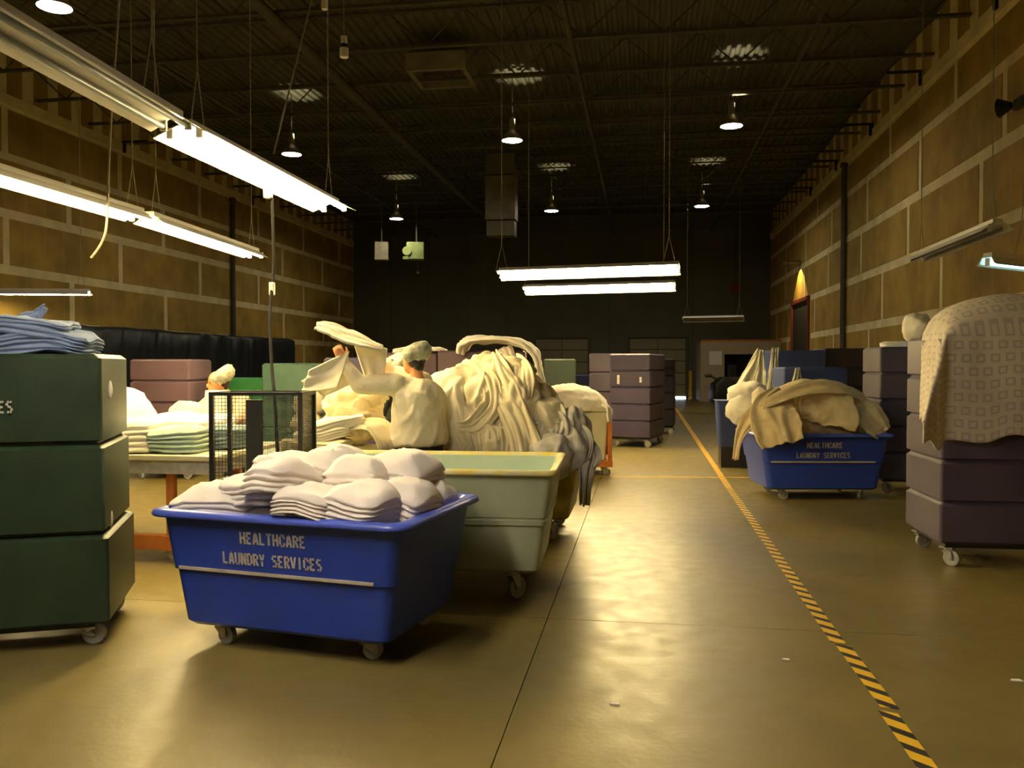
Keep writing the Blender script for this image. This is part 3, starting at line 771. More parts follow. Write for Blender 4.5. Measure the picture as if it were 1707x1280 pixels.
# ------------------------------------------------------------------ tan sheet heap on the right blue truck
o = lump('sheet_heap', (1.92, 10.16, .78), (.69, .43, .54), 41, 8, 'tansheet', amp=.06, freq=9, dirn=(.6, .3, 1), flatb=.05); tag(o, 'tan mottled mound of sheets filling the right blue truck', 'sheet heap')
GT = [
 ([(2.50, 10.0, 1.02), (2.22, 9.85, 1.22), (1.90, 9.75, 1.26), (1.55, 9.65, 1.16), (1.28, 9.6, 1.04)], (.05, .10, .12, .10, .05), [(0, -.6, 1)] * 5, 2.5, 'tan folded sheet running across the top of the right heap'),
 ([(1.55, 9.9, 1.20), (1.40, 9.60, 1.04), (1.42, 9.50, .85), (1.48, 9.44, .64)], (.12, .22, .26, .22), [(-.2, -1, .4)] * 4, 2.2, 'tan sheet corner lapping over the front left rim of the right truck'),
 ([(1.30, 9.75, 1.05), (1.14, 9.62, .88), (1.04, 9.58, .70), (1.0, 9.56, .46)], (.06, .09, .05, .03), [(-.7, -1, .2)] * 4, 2, 'narrow tan cloth tail hanging off the left end of the right truck'),
 ([(1.95, 9.9, 1.24), (1.98, 9.74, 1.08), (2.0, 9.66, .94), (1.98, 9.63, .84)], (.2, .28, .30, .28), [(0, -1, .5)] * 4, 2, 'broad tan sheet down the middle front of the right heap'),
 ([(2.25, 9.98, 1.12), (2.40, 9.8, .98), (2.52, 9.76, .84), (2.58, 9.76, .76)], (.14, .18, .16, .12), [(.3, -1, .5)] * 4, 2, 'tan sheet sloping to the right corner of the right heap')]
for i, (pts, ws, nr, fo, lb) in enumerate(GT):
    tag(drape('draped_sheet', pts, ws, nr, fo, .022, i + 4.7, 'tansheet'), lb, 'sheet')
o = lump('white_bundle', (1.22, 10.75, .92), (.2, .2, .16), 51, 0, 'sheet2', amp=.03, freq=8, sub=4); tag(o, 'white bundle sticking out left behind the tan heap', 'linen')
o = lump('white_bundle', (1.36, 10.35, 1.10), (.1, .1, .13), 52, 0, 'sheet', amp=.03, freq=9, sub=4); tag(o, 'small cream bundle at the upper left of the tan heap', 'linen')
# clear film bags beside the blue carts
for i, (pts, ws, lb) in enumerate((
   ([(1.80, 13.75, 1.72), (1.74, 13.70, 1.45), (1.66, 13.68, 1.15), (1.6, 13.7, .85)], (.05, .14, .22, .24), 'tall peak of clear film hanging on the blue carts'),
   ([(2.02, 13.72, 1.74), (2.0, 13.66, 1.45), (1.98, 13.62, 1.15), (1.98, 13.62, .9)], (.05, .07, .11, .12), 'second peak of clear film right of the tall one'),
   ([(2.08, 12.1, 1.44), (2.06, 12.05, 1.3), (2.03, 12.02, 1.1)], (.03, .05, .07), 'short strip of clear film on the lower grey blue cart'))):
    tag(drape('plastic_film', pts, ws, [(0, -1, .1)] * len(pts), 4, .05, i + 2, 'film', th=.004), lb, 'plastic film')
bm = B(); loft(bm, [rr(.7, .5, .04, .30), rr(.78, .56, .04, .95), rr(.82, .6, .04, .97)])
o = tag(O('grey_tub', bm, 'blueold', None, True, angle=35, loc=(1.45, 12.9, 0)), 'grey tub under the clear film behind the tan heap', 'tub')
bm = B(); box(bm, (0, 0, .15), (.66, .46, .3)); O('tub_stand', bm, 'black', o)
o = lump('white_bundle', (1.5, 12.9, 1.05), (.3, .22, .22), 53, 0, 'sheet2', amp=.04, freq=9, sub=4); tag(o, 'pale bundle in the grey tub under the clear film', 'linen')

# ------------------------------------------------------------------ patterned sheet on the right purple cart
o = lump('linen_mound', (2.85, 7.06, 1.72), (.55, .34, .26), 61, 0, 'sheet2', amp=.02, freq=5, sub=4, flatb=.01); tag(o, 'linen mound under the patterned sheet on the right cart', 'linen')
ps = tcloth('patterned_sheet', 1.22, .84, 1.73, .66, .3, .80, -.36, 'print', 3, dome=.30, flare=.012, wob=.014, droop_var=.12)
ps.location = (2.80, 7.06, 0); ps.rotation_euler = (0, 0, R(1)); tag(ps, 'cream sheet printed with small grey squares over the right purple cart', 'sheet')
o = lump('white_bundle', (2.28, 7.62, 1.80), (.13, .16, .14), 63, 0, 'sheet2', amp=.02, freq=9, sub=4); tag(o, 'white cloth bundle on the left edge of the right purple cart', 'linen')
o = pad('white_bundle', (2.95, 10.6, 1.70), (.35, .3, .05), (0, 0, 0), 1, 65, 'white'); tag(o, 'thin white cloth on top of the grey purple cart', 'linen')

# ------------------------------------------------------------------ blue cloths on the green cart
def onG(x, y, z): p = GC.location + ux * x + uy * y; return (p.x, p.y, z)
for i, (x, y, z, s, r, ly, lb) in enumerate((
   (.42, .02, 1.55, (.62, .5, .12), (0, 0, 26), 4, 'lower half of the blue grey cloth stack on the green cart'),
   (.38, .02, 1.65, (.52, .46, .09), (0, 2, 22), 3, 'upper half of the blue grey cloth stack on the green cart'),
   (.60, .0, 1.60, (.30, .42, .09), (0, 22, 20), 4, 'fringed blue grey cloth slumping off the right of the stack'))):
    tag(pad('folded_cloth', onG(x, y, z), s, r, ly, i + 71, 'bluecloth', noise_a=.022, puff=.25), lb, 'cloth')
o = lump('blue_bundle', onG(-.12, 0, 1.62), (.34, .3, .18), 75, 25, 'bluecloth', amp=.03, freq=8, sub=4, flatb=.07); tag(o, 'pale blue cloth bundle at the left edge on the green cart', 'cloth')
o = drape('plastic_film', [onG(-.25, -.32, 1.82), onG(-.12, -.36, 1.74), onG(.0, -.36, 1.6)], (.12, .2, .18), [(0, -1, .4)] * 3, 4, .04, 3, 'film', th=.004); tag(o, 'clear film over the pale blue bundle', 'plastic film')
o = drape('blue_cloth_tip', [onG(.40, 0, 1.73), onG(.46, 0, 1.77), onG(.50, 0, 1.81)], (.06, .03, .008), [(0, -1, .4)] * 3, 2, .02, 5, 'bluecloth', th=.01); tag(o, 'pointed blue cloth tip sticking up from the stack', 'cloth')

# ------------------------------------------------------------------ work tables
def table(label, x0, x1, y0, y1, zt, legs):
    t = thing('work_table', label, 'table', ((x0 + x1) / 2, (y0 + y1) / 2, 0)); w, d = x1 - x0, y1 - y0
    bm = B(); box(bm, (0, 0, zt - .02), (w, d, .04)); O('table_top', bm, 'cream', t, bevel=.006)
    bm = B()
    for sy in (-1, 1): box(bm, (0, sy * (d / 2 - .04), zt - .09), (w - .06, .025, .10))
    for sx in (-1, 1): box(bm, (sx * (w / 2 - .04), 0, zt - .09), (.025, d - .105, .10))
    O('apron', bm, 'greysheet', t)
    for lx in legs:
        for sy in (-1, 1):
            bm = B(); box(bm, (0, 0, 0), (.06, .06, zt - .04 - .16)); O('leg', bm, 'orange', t, bevel=.004, loc=(lx - (x0 + x1) / 2, sy * (d / 2 - .09), (zt - .04 + .16) / 2))
    bm = B()
    for lx in legs: box(bm, (lx - (x0 + x1) / 2, 0, .155), (.09, d - .05, .11))
    box(bm, (0, -(d / 2 - .09), .155), (legs[-1] - legs[0], .08, .11))
    O('base_rail', bm, 'orange', t, bevel=.004)
    for lx in (legs[0], legs[-1]):
        for sy in (-1, 1): caster(t, lx - (x0 + x1) / 2 - .02, sy * (d / 2 - .1), .10, .04, .3)
    return t
table('left work table with orange wooden legs, piled with white and aqua linen', -5.2, -3.12, 5.86, 7.1, .82, (-5.0, -3.52))
table('second work table behind the mesh cage, with folded cream sheets', -2.98, -2.12, 6.08, 7.0, .82, (-2.85, -2.25))
for nm, lb, x, y, z, s, r, ly, m in (
  ('folded_stack', 'thick stack of cream folded linen at the left of the table', -3.98, 6.10, .82, (.52, .42, .26), 10, 4, 'sheet2'),
  ('folded_stack', 'stack of aqua folded cloths on the front of the left table', -3.56, 6.12, .82, (.40, .36, .20), 6, 4, 'aqua'),
  ('folded_stack', 'low white stack behind the aqua cloths', -3.75, 6.62, .82, (.72, .40, .27), 0, 4, 'white'),
  ('folded_stack', 'slate blue stack seen through the mesh cage', -3.30, 6.45, .82, (.28, .36, .20), -8, 4, 'slate'),
  ('folded_stack', 'aqua topped small pile next to the white box', -3.95, 7.0, .82, (.34, .3, .34), -8, 4, 'aqua')):
    tag(pad(nm, (x, y, z), s, (0, 0, r), ly, len(lb) * .37, m, noise_a=.018, puff=.35), lb, 'linen')
o = lump('linen_mound', (-4.35, 6.6, .95), (.28, .32, .36), 81, 0, 'white', amp=.02, freq=6, sub=4, flatb=.12); tag(o, 'round white mound of linen beside the green cart', 'linen')
bm = B(); loft(bm, [rr(.2, .2, .01, 0), rr(.14, .14, .01, .45)]); o = O('white_box', bm, 'white_metal', None, bevel=.004, loc=(-4.08, 7.25, .82)); o.location = (-3.72, 7.02, .82); tag(o, 'tapered white box standing on the left table behind the linen', 'box')
for i, (x, y, z, s, r, ly, lb) in enumerate((
  (-2.52, 6.36, .82, (.50, .42, .10), 6, 3, 'bottom folded cream sheets on the second table'),
  (-2.50, 6.40, .91, (.44, .38, .08), 20, 3, 'middle folded cream sheets on the second table'),
  (-2.42, 6.44, .98, (.50, .32, .09), 22, 2, 'top folded cream sheets slanting across the second table'))):
    tag(pad('folded_sheet', (x, y, z), s, (0, -6 * i, r), ly, i + 91, 'sheet2' if i else 'sheet', noise_a=.015, puff=.3), lb, 'linen')
o = lump('sheet_pile', (-2.38, 6.84, 1.08), (.25, .18, .26), 95, 0, 'sheet', amp=.055, freq=24, dirn=(.3, .1, 1), flatb=.25); tag(o, 'rumpled cream pile in front of the bending worker', 'sheet')
o = lump('sheet_pile', (-2.20, 6.80, 1.28), (.13, .13, .14), 96, 0, 'sheet', amp=.04, freq=26, dirn=(.3, .1, 1), sub=4); tag(o, 'small cream clump on top of the rumpled pile', 'sheet')
o = drape('draped_sheet', [(-2.45, 6.55, .98), (-2.25, 6.45, 1.02), (-2.08, 6.42, 1.02), (-1.98, 6.40, .9), (-1.97, 6.40, .74)], (.06, .10, .12, .12, .08), [(0, -.4, 1), (0, -.4, 1), (.3, -.4, 1), (1, -.4, .3), (1, -.4, 0)], 3, .02, 8, 'sheet'); tag(o, 'cream sheet trailing off the right end of the second table', 'sheet')
for i, (x, y, z, r, lb) in enumerate(((-4.42, 10.9, .95, .25, 'pale heap of linen beyond the second table, left of the purple cart'), (-4.35, 10.6, .72, .22, 'lower cream clump beyond the mesh cage'))):
    tag(lump('linen_clump', (x, y, z), (r, r, r * .8), 97 + i, 0, 'sheet', amp=.03, freq=11, sub=4), lb, 'linen')
bm = B(); box(bm, (0, 0, .3), (.55, .5, .6)); box(bm, (0, 0, .63), (.6, .55, .05)); tag(O('low_crate', bm, 'teal', None, bevel=.01, loc=(-4.38, 10.8, 0)), 'low teal crate carrying the pale heap beyond the mesh cage', 'crate')

# ------------------------------------------------------------------ wire mesh cage
t = thing('mesh_cage', 'black framed wire mesh cage between the near blue truck and the tables', 'cage', (-2.50, 5.36, 0), R(8))
w, d, h = .58, .34, 1.32
for sx in (-1, 1):
    for sy in (-1, 1):
        bm = B(); box(bm, (0, 0, 0), (.028, .028, h)); O('post', bm, 'black', t, loc=(sx * w / 2, sy * d / 2, h / 2))
bm = B(); box(bm, (0, 0, 0), (.10, .03, h - .1)); O('centre_post', bm, 'black', t, loc=(-.01, -d / 2, h / 2))
for z in (.12, .72, h - .012):
    bm = B()
    for sy in (-1, 1): box(bm, (0, sy * d / 2, z), (w, .024, .024))
    for sx in (-1, 1): box(bm, (sx * w / 2, 0, z), (.024, d, .024))
    O('rail', bm, 'black', t)
bm = B(); box(bm, (0, 0, .12), (w, d, .012)); box(bm, (0, 0, .72), (w, d, .012)); O('shelf', bm, 'black', t)
bm = B()
def wires(bm, p, q, z0, z1, sp):
    p, q = Vector(p), Vector(q); L = (q - p).length; n = int(L / sp)
    for i in range(1, n):
        c = p.lerp(q, i / n); tube(bm, (c.x, c.y, z0), (c.x, c.y, z1), .0017, n=4, caps=False)
    k = int((z1 - z0) / sp)
    for i in range(1, k):
        z = z0 + (z1 - z0) * i / k; tube(bm, (p.x, p.y, z), (q.x, q.y, z), .0017, n=4, caps=False)
wires(bm, (-w / 2, -d / 2, 0), (0, -d / 2, 0), .73, h - .02, .022); wires(bm, (.04, -d / 2, 0), (w / 2, -d / 2, 0), .73, h - .02, .010)
wires(bm, (w / 2, -d / 2, 0), (w / 2, d / 2, 0), .13, h - .02, .016); wires(bm, (.04, d / 2, 0), (w / 2, d / 2, 0), .73, h - .02, .012)
wires(bm, (-w / 2, -d / 2, 0), (w / 2, -d / 2, 0), .13, .71, .025)
o = O('wire_mesh', bm, 'black', t); o['kind'] = 'stuff'

# ------------------------------------------------------------------ workers
def hand(bm, wrist, d, n, thumb, curl=.5, s=1.0):
    """palm along d, back of the hand facing n, thumb on side thumb (+1/-1)"""
    d, n = Vector(d).normalized(), Vector(n).normalized(); sd = d.cross(n).normalized(); n = sd.cross(d).normalized()
    W = Vector(wrist); rot = Matrix((sd, d, n)).transposed().to_4x4()
    ball(bm, W + d * .045 * s, (.041 * s, .052 * s, .017 * s), rot)
    capsule(bm, W - d * .02, W + d * .03 * s, .026 * s, .026 * s)
    for k, (o, l) in enumerate(((-.030, .062), (-.010, .074), (.011, .069), (.031, .052))):
        o *= -thumb
        p = W + d * .08 * s + sd * o * s; q = p + (d * cos(curl) - n * sin(curl)) * l * .5 * s; r = q + (d * cos(curl * 2.4) - n * sin(curl * 2.4)) * l * .5 * s
        capsule(bm, p - d * .02 * s, q, .0095 * s, .0088 * s, 8); capsule(bm, q, r, .0088 * s, .0075 * s, 8)
    p = W + d * .022 * s + sd * thumb * .03 * s; q = p + (d * .6 + sd * thumb * .75 - n * .3).normalized() * .038 * s; r = q + (d * .85 + sd * thumb * .1 - n * .5).normalized() * .03 * s
    capsule(bm, p, q, .013 * s, .011 * s, 8); capsule(bm, q, r, .011 * s, .009 * s, 8)

def remesh(o, v, it=2, disp=0):
    r = o.modifiers.new('skin_over', 'REMESH'); r.mode = 'VOXEL'; r.voxel_size = v; r.use_smooth_shade = True
    s = o.modifiers.new('smooth', 'SMOOTH'); s.iterations = it; s.factor = .6
    if disp:
        tx = bpy.data.textures.new('cloth_folds', 'CLOUDS'); tx.noise_scale = .09; tx.noise_depth = 1
        dm = o.modifiers.new('folds', 'DISPLACE'); dm.texture = tx; dm.strength = disp; dm.mid_level = .5; dm.texture_coords = 'LOCAL'

def person(label, J, face, shirt='shirt', pants='navy', width=.2, sleeve=1.0, seed=0, hands=None, legs=True, short=False):
    """J: joint points in world space. face: facing direction"""
    t = thing('person', label, 'person', (J['hip'][0], J['hip'][1], 0))
    V = {k: Vector(v) - t.location for k, v in J.items()}
    f = Vector(face).normalized(); s = Vector((0, 0, 1)).cross(f).normalized()      # s: her left side
    fl = Vector((f.x, f.y, 0)).normalized()
    trunk = (V['neck'] - V['hip']); up = trunk.normalized()
    rot = Matrix((s, s.cross(up) * -1, up)).transposed().to_4x4()
    # body
    bm = B()
    hd = V['head']; hup = (hd - V['neck']).normalized()
    hr = Matrix((s, f, s.cross(f))).transposed().to_4x4()
    ball(bm, hd + f * .0, (.073, .092, .10), hr); ball(bm, hd + f * .035 - Vector((0, 0, .055)), (.050, .055, .055), hr)
    ball(bm, hd + f * .095 - Vector((0, 0, .018)), (.013, .018, .024), hr)                       # nose
    ball(bm, hd + f * .082 - Vector((0, 0, .056)), (.024, .012, .009), hr)                       # mouth
    for q in (-1, 1): ball(bm, hd + s * q * .074 - Vector((0, 0, .015)), (.010, .018, .030), hr) # ears
    capsule(bm, V['neck'] - up * .05, hd - Vector((0, 0, .04)) - f * .02, .055, .050)
    ball(bm, V['hip'], (.165, .11, .12), rot); ball(bm, V['hip'].lerp(V['neck'], .45), (.14, .10, .2), rot); ball(bm, V['hip'].lerp(V['neck'], .78), (.17, .10, .14), rot)
    for q in 'lr':
        capsule(bm, V['sh' + q], V['el' + q], .045, .037); capsule(bm, V['el' + q], V['wr' + q], .036, .025)
        capsule(bm, V['neck'] - up * .04, V['sh' + q], .05, .045)
        hd_ = hands and hands.get(q)
        dd = (V['wr' + q] - V['el' + q]) if not hd_ else Vector(hd_[0])
        hand(bm, V['wr' + q] + dd.normalized() * .02, dd, hd_[1] if hd_ else (0, 0, 1), (hd_[2] if hd_ else 1), hd_[3] if hd_ else .5)
    for q, sg in (('l', 1), ('r', -1)):
        hp = V['hip'] + s * sg * .09 - up * .04; kn = Vector((hp.x, hp.y, .47)) + fl * .03 + s * sg * .01; an = Vector((hp.x, hp.y, .09)) + s * sg * .02
        capsule(bm, hp, kn, .085, .055); capsule(bm, kn, an, .052, .036)
    o = O('body', bm, 'skin', t, True); remesh(o, .006, 2)
    # eyes
    for q in (-1, 1):
        bm = B(); ball(bm, hd + s * q * .031 + f * .083 + Vector((0, 0, .012)), (.012, .007, .007), hr, 10); O('eye', bm, 'hair', t, True)
    # shirt
    bm = B(); k = width / .2
    H, N = V['hip'], V['neck']
    prof = [(-.01, .205, .15), (.02, .228, .168), (.12, .232, .172), (.3, .222, .168), (.5, .216, .16), (.65, .218, .152), (.8, .205, .135), (.9, .165, .115), (.98, .095, .085), (1.02, .06, .06)]
    rg = []; TL = (N - H).length
    for i in range(41):
        tt = i / 40 * (len(prof) - 1); a = min(int(tt), len(prof) - 2); fr = tt - a
        z, rx, ry = [prof[a][q] * (1 - fr) + prof[a + 1][q] * fr for q in range(3)]
        row = []
        for j in range(64):
            an = 2 * pi * j / 64; z2 = z * TL
            kk = .017 * ridge(Vector((cos(an) * 1.8 + z * 1.6, sin(an) * 1.8 - z * 1.2, z * 2.6 + seed))) + .02 * noise.noise(Vector((cos(an) * 1.1, sin(an) * 1.1, z * 3 + seed)))
            loc = H + s * cos(an) * (rx * k + kk) + s.cross(up) * -sin(an) * (ry * k + kk) + up * (z2 + (.03 * noise.noise(Vector((cos(an), sin(an), seed))) if i < 4 else 0))
            row.append(loc)
        rg.append(row)
    loft(bm, rg)
    for q in 'lr':
        capsule(bm, N - up * .06, V['sh' + q], .075, .070 * k)
        capsule(bm, V['sh' + q], V['el' + q], .082 * k, .066 * k)
        if not short: capsule(bm, V['el' + q], V['wr' + q].lerp(V['el' + q], .12), .064 * k, .040 * k)
    o = O('shirt', bm, shirt, t, True); remesh(o, .010, 3, .012)
    # trousers
    bm = B(); ball(bm, H + up * .0, (.205 * k, .15 * k, .16), rot, 20)
    for sg in (1, -1):
        hp = H + s * sg * .095 - Vector((0, 0, .05)); kn = Vector((hp.x, hp.y, .47)) + fl * .03 + s * sg * .01; an = Vector((hp.x, hp.y, .12)) + s * sg * .02
        capsule(bm, hp, kn, .12 * k, .085); capsule(bm, kn, an, .085, .07)
    o = O('trousers', bm, pants, t, True); remesh(o, .014, 3, .015)
    for sg in (1, -1):
        c = V['hip'] + s * sg * .115; bm = B(); ball(bm, Vector((c.x, c.y, .035)) + fl * .05, (.048, .13, .05), Matrix((s, fl, Vector((0, 0, 1)))).transposed().to_4x4())
        for v in bm.verts: v.co.z = max(v.co.z, .004)
        O('shoe', bm, 'black', t, True)
    # hair under the net, and the net
    bm = B(); ball(bm, hd - f * .03 + Vector((0, 0, .01)), (.082, .085, .095), hr, 20); ball(bm, hd - f * .06 - Vector((0, 0, .05)), (.055, .045, .05), hr); O('hair', bm, 'hair', t, True)
    bm = B(); bmesh.ops.create_icosphere(bm, subdivisions=4, radius=1)
    for v in bm.verts:
        q = v.co.copy(); p = Vector((q.x * .115, q.y * .128, q.z * .094))
        p += q * .012 * noise.noise(q * 3.1 + Vector((seed, 0, 0))) + q * .004 * sin(22 * q.x)
        if p.z < -.045: p.z = -.045 + (p.z + .045) * .2
        v.co = p
    bmesh.ops.transform(bm, matrix=Matrix.Translation(hd - f * .035 + Vector((0, 0, .055))) @ hr @ Matrix.Rotation(R(22), 4, 'X'), verts=bm.verts)
    O('hair_net', bm, 'net', t, True)
    return t

# main worker: seen from behind, arms raised to the left holding a sheet
J = dict(hip=(-1.76, 6.56, .86), neck=(-1.76, 6.58, 1.375), head=(-1.815, 6.60, 1.535), shl=(-1.92, 6.44, 1.34), shr=(-1.78, 6.74, 1.35),
         ell=(-2.17, 6.34, 1.34), elr=(-2.02, 6.72, 1.42), wrl=(-2.29, 6.30, 1.52), wrr=(-2.14, 6.58, 1.53))
person('worker in a white long sleeved shirt and hair net, arms raised holding a sheet', J, (-.85, .45, -.1), width=.225, seed=2,
       hands={'l': ((-.35, -.1, .9), (.3, -.9, 0), 1, .7), 'r': ((-.7, -.1, .6), (.3, .9, .3), -1, .7)})
# bending worker behind her, mostly hidden
J = dict(hip=(-2.20, 7.85, .86), neck=(-2.18, 7.62, 1.33), head=(-2.26, 7.52, 1.44), shl=(-2.32, 7.62, 1.28), shr=(-2.02, 7.62, 1.28),
         ell=(-2.30, 7.25, 1.08), elr=(-2.0, 7.35, 1.05), wrl=(-2.46, 7.16, 1.22), wrr=(-2.12, 7.16, .98))
person('worker in a dark shirt bending behind the raised sheet, only hair net and forearm showing', J, (-.5, -.8, -.3), 'darkshirt', seed=5, short=True)
# worker at the left table
J = dict(hip=(-4.00, 7.95, .84), neck=(-3.98, 7.72, 1.20), head=(-4.02, 7.62, 1.335), shl=(-4.10, 7.70, 1.15), shr=(-3.82, 7.70, 1.15),
         ell=(-4.18, 7.45, 1.02), elr=(-3.72, 7.45, 1.0), wrl=(-4.05, 7.25, .95), wrr=(-3.78, 7.20, .95))
person('worker in a checked shirt and hair net leaning over the left table', J, (-.75, -.6, -.25), 'plaid', seed=8)

# the sheet held up: a folded upper layer and two hanging flaps
def cloth_grid(name, P00, P10, P11, P01, m, label, seed=0, amp=.015, th=.012, n=26, bulge=.03, folds=2):
    P00, P10, P11, P01 = map(Vector, (P00, P10, P11, P01)); N = (P10 - P00).cross(P01 - P00).normalized(); bm = B(); g = []
    for i in range(n + 1):
        r = []
        for j in range(n + 1):
            u, v = i / n, j / n; p = P00.lerp(P10, u).lerp(P01.lerp(P11, u), v)
            r.append(p + N * (bulge * sin(pi * u) * sin(pi * v) + amp * sin(folds * 2 * pi * u + 2 * v + seed) * v + amp * noise.noise(Vector((u * 3, v * 3, seed)))))
        g.append(r)
    loft(bm, g, False, False, closed=False); o = O(name, bm, m, None, True)
    s = o.modifiers.new('thick', 'SOLIDIFY'); s.thickness = th; s.offset = 0
    return tag(o, label, 'sheet')
held = thing('held_sheet', 'cream sheet being folded, held up in the white shirted worker\'s hands', 'sheet', (-2.3, 6.35, 1.5))
def hold(o):
    for k in ('label', 'category'): del o[k]
    o.parent = held; o.location = -held.location
o = drape('folded_edge', [(-2.47, 6.22, 1.79), (-2.38, 6.25, 1.765), (-2.28, 6.28, 1.72), (-2.15, 6.33, 1.675), (-2.02, 6.42, 1.62)], (.05, .085, .10, .10, .05), [(-.2, -.6, 1)] * 5, 3, .012, 2, 'sheet2', th=.022); tag(o, '', ''); hold(o)
hold(cloth_grid('hanging_flap', (-2.26, 6.33, 1.60), (-2.26, 6.38, 1.34), (-2.44, 6.30, 1.255), (-2.60, 6.22, 1.37), 'sheet2', '', 2, .012))
hold(cloth_grid('hanging_flap', (-2.24, 6.30, 1.60), (-2.30, 6.20, 1.32), (-2.58, 6.16, 1.27), (-2.52, 6.18, 1.45), 'sheet2', '', 4, .012))
hold(cloth_grid('hanging_flap', (-2.25, 6.38, 1.72), (-1.99, 6.48, 1.62), (-2.03, 6.52, 1.40), (-2.15, 6.44, 1.36), 'sheet2', '', 5, .01))

# ------------------------------------------------------------------ tarp covered row along the left wall
bm = B(); Lt = 14.2; x0, x1 = -11.8, -13.2; ya, yb = 13.0, 27.7; g = []
n = 240
for i in range(n + 1):
    y = ya + (yb - ya) * i / n; r = []
    for (px, pz) in ((x0, .05), (x0, .6), (x0, 1.2), (x0, 1.8), (x0, 2.25), (x0 - .05, 2.34), (x0 - .5, 2.36), (x1, 2.38)):
        k = .10 * noise.noise(Vector((y * 1.5, pz * .6, 0))) + .05 * noise.noise(Vector((y * 5, pz * 1.2, 3)))
        top = .05 * noise.noise(Vector((y * .9, 7, 0)))
        r.append((px + (k if pz < 2.3 else 0) - .03 * (pz > 2.3), y, pz + top))
    g.append(r)
loft(bm, g, False, False, closed=False)
bm.faces.ensure_lookup_table()
for y in (ya, yb):
    box(bm, ((x0 + x1) / 2, y, 1.15), (abs(x1 - x0), .03, 2.3))
t = O('tarp_cover', bm, 'tarp', None, True, angle=60); tag(t, 'long black blue tarpaulin over the racks along the left wall', 'tarpaulin')

# ------------------------------------------------------------------ fluorescent fixtures
def fixture(label, p, q, lit='tube', tubes=2, cables=(), top=8.06, w=.32, group=None, roll=0):
    """strip light from p to q: reflector hood, channel, end caps, tubes, sockets, hanging cables"""
    p, q = Vector(p), Vector(q); d = q - p; L = d.length; c = (p + q) / 2
    t = thing('fluorescent_light', label, 'light', c, atan2(d.y, d.x), group)
    t.rotation_euler = (roll, -math.asin(d.z / L), atan2(d.y, d.x))
    bm = B()
    sec = [(-w / 2, -.045), (-w / 2 + .03, -.03), (-.05, .03), (.05, .03), (w / 2 - .03, -.03), (w / 2, -.045), (w / 2, -.038), (w / 2 - .03, -.022), (.055, .037), (-.055, .037), (-w / 2 + .03, -.022), (-w / 2, -.038)]
    loft(bm, [[(x, a, b) for a, b in sec] for x in (-L / 2, L / 2)]); O('hood', bm, 'white_metal', t, bevel=.002)
    bm = B(); box(bm, (0, 0, .055), (L - .02, .10, .045)); O('channel', bm, 'white_metal', t, bevel=.004)
    off = [0] if tubes == 1 else [-.235 * w, .235 * w]
    for a in off:
        bm = B(); tube(bm, (-L / 2 + .03, a, -.022), (L / 2 - .03, a, -.022), .019, n=12); O('tube', bm, lit, t, True)
        for sx in (-1, 1):
            bm = B(); box(bm, (sx * (L / 2 - .015), a, -.012), (.02, .045, .07)); O('socket', bm, 'white_metal', t, bevel=.003)
    for cx in cables:
        bm = B()
        zt = top - c.z
        tube(bm, (cx, 0, .45), (cx, 0, zt), .006, n=6)
        for s in (-1, 1): tube(bm, (cx, 0, .46), (cx + s * .09, 0, .07), .004, n=6)
        o = O('cable', bm, 'wire', t); o.rotation_euler = (-roll, 0, 0)
    return t
fixture('lit two tube strip light hanging nearest, above the blue truck', (-2.98, 5.22, 3.03), (-2.98, 7.98, 3.03), cables=(-1.2, 1.22), w=.44)
fixture('unlit white strip light at the upper left edge, in line with the nearest lit one', (-2.95, 2.35, 3.13), (-2.98, 5.14, 3.05), 'deadtube', cables=(1.1,), w=.36)
fixture('lit strip light farther in the second row on the left', (-4.72, 7.62, 2.90), (-4.90, 10.3, 2.90), cables=(-1.2, 1.2))
fixture('lit strip light nearer in the second row, leaving the left edge', (-4.72, 4.84, 2.90), (-4.72, 7.48, 2.90), cables=(-.9, 1.2))
fixture('lit strip light low at the left edge above the tarp', (-13.0, 14.75, 2.9), (-10.75, 15.3, 2.90), cables=(1.0,))
fixture('upper lit strip light hanging in the middle of the hall', (-2.25, 13.2, 2.92), (.52, 12.75, 2.92), cables=(-1.35, 1.25), roll=-.42)
fixture('lower lit strip light behind the upper one in the middle of the hall', (-2.22, 15.8, 2.9), (.55, 15.35, 2.9), cables=(-1.3, 1.2), roll=-.42)
fixture('dim distant strip light left of the right wall', (1.22, 27.4, 2.92), (3.05, 27.0, 2.92), 'bay_dim' if 'bay_dim' in MC else 'deadtube', cables=(-.8, .8), roll=-.42)
fixture('unlit dark strip light near the right wall', (3.62, 9.5, 2.93), (3.58, 12.0, 2.9), 'deadtube', cables=(-1.1, 1.1))
fixture('strip light with a cool blue tube at the right edge', (3.27, 8.85, 2.50), (5.1, 9.95, 2.42), 'cooltube', 1, cables=(-.6,), w=.22)

fixture('added fill light, a strip light out of view above, between viewpoint and blue truck', (-1.9, .75, 3.12), (-1.9, 3.35, 3.12), 'filltube', cables=(-1.1, 1.1))  # added unseen to brighten the near linen, much like a flash
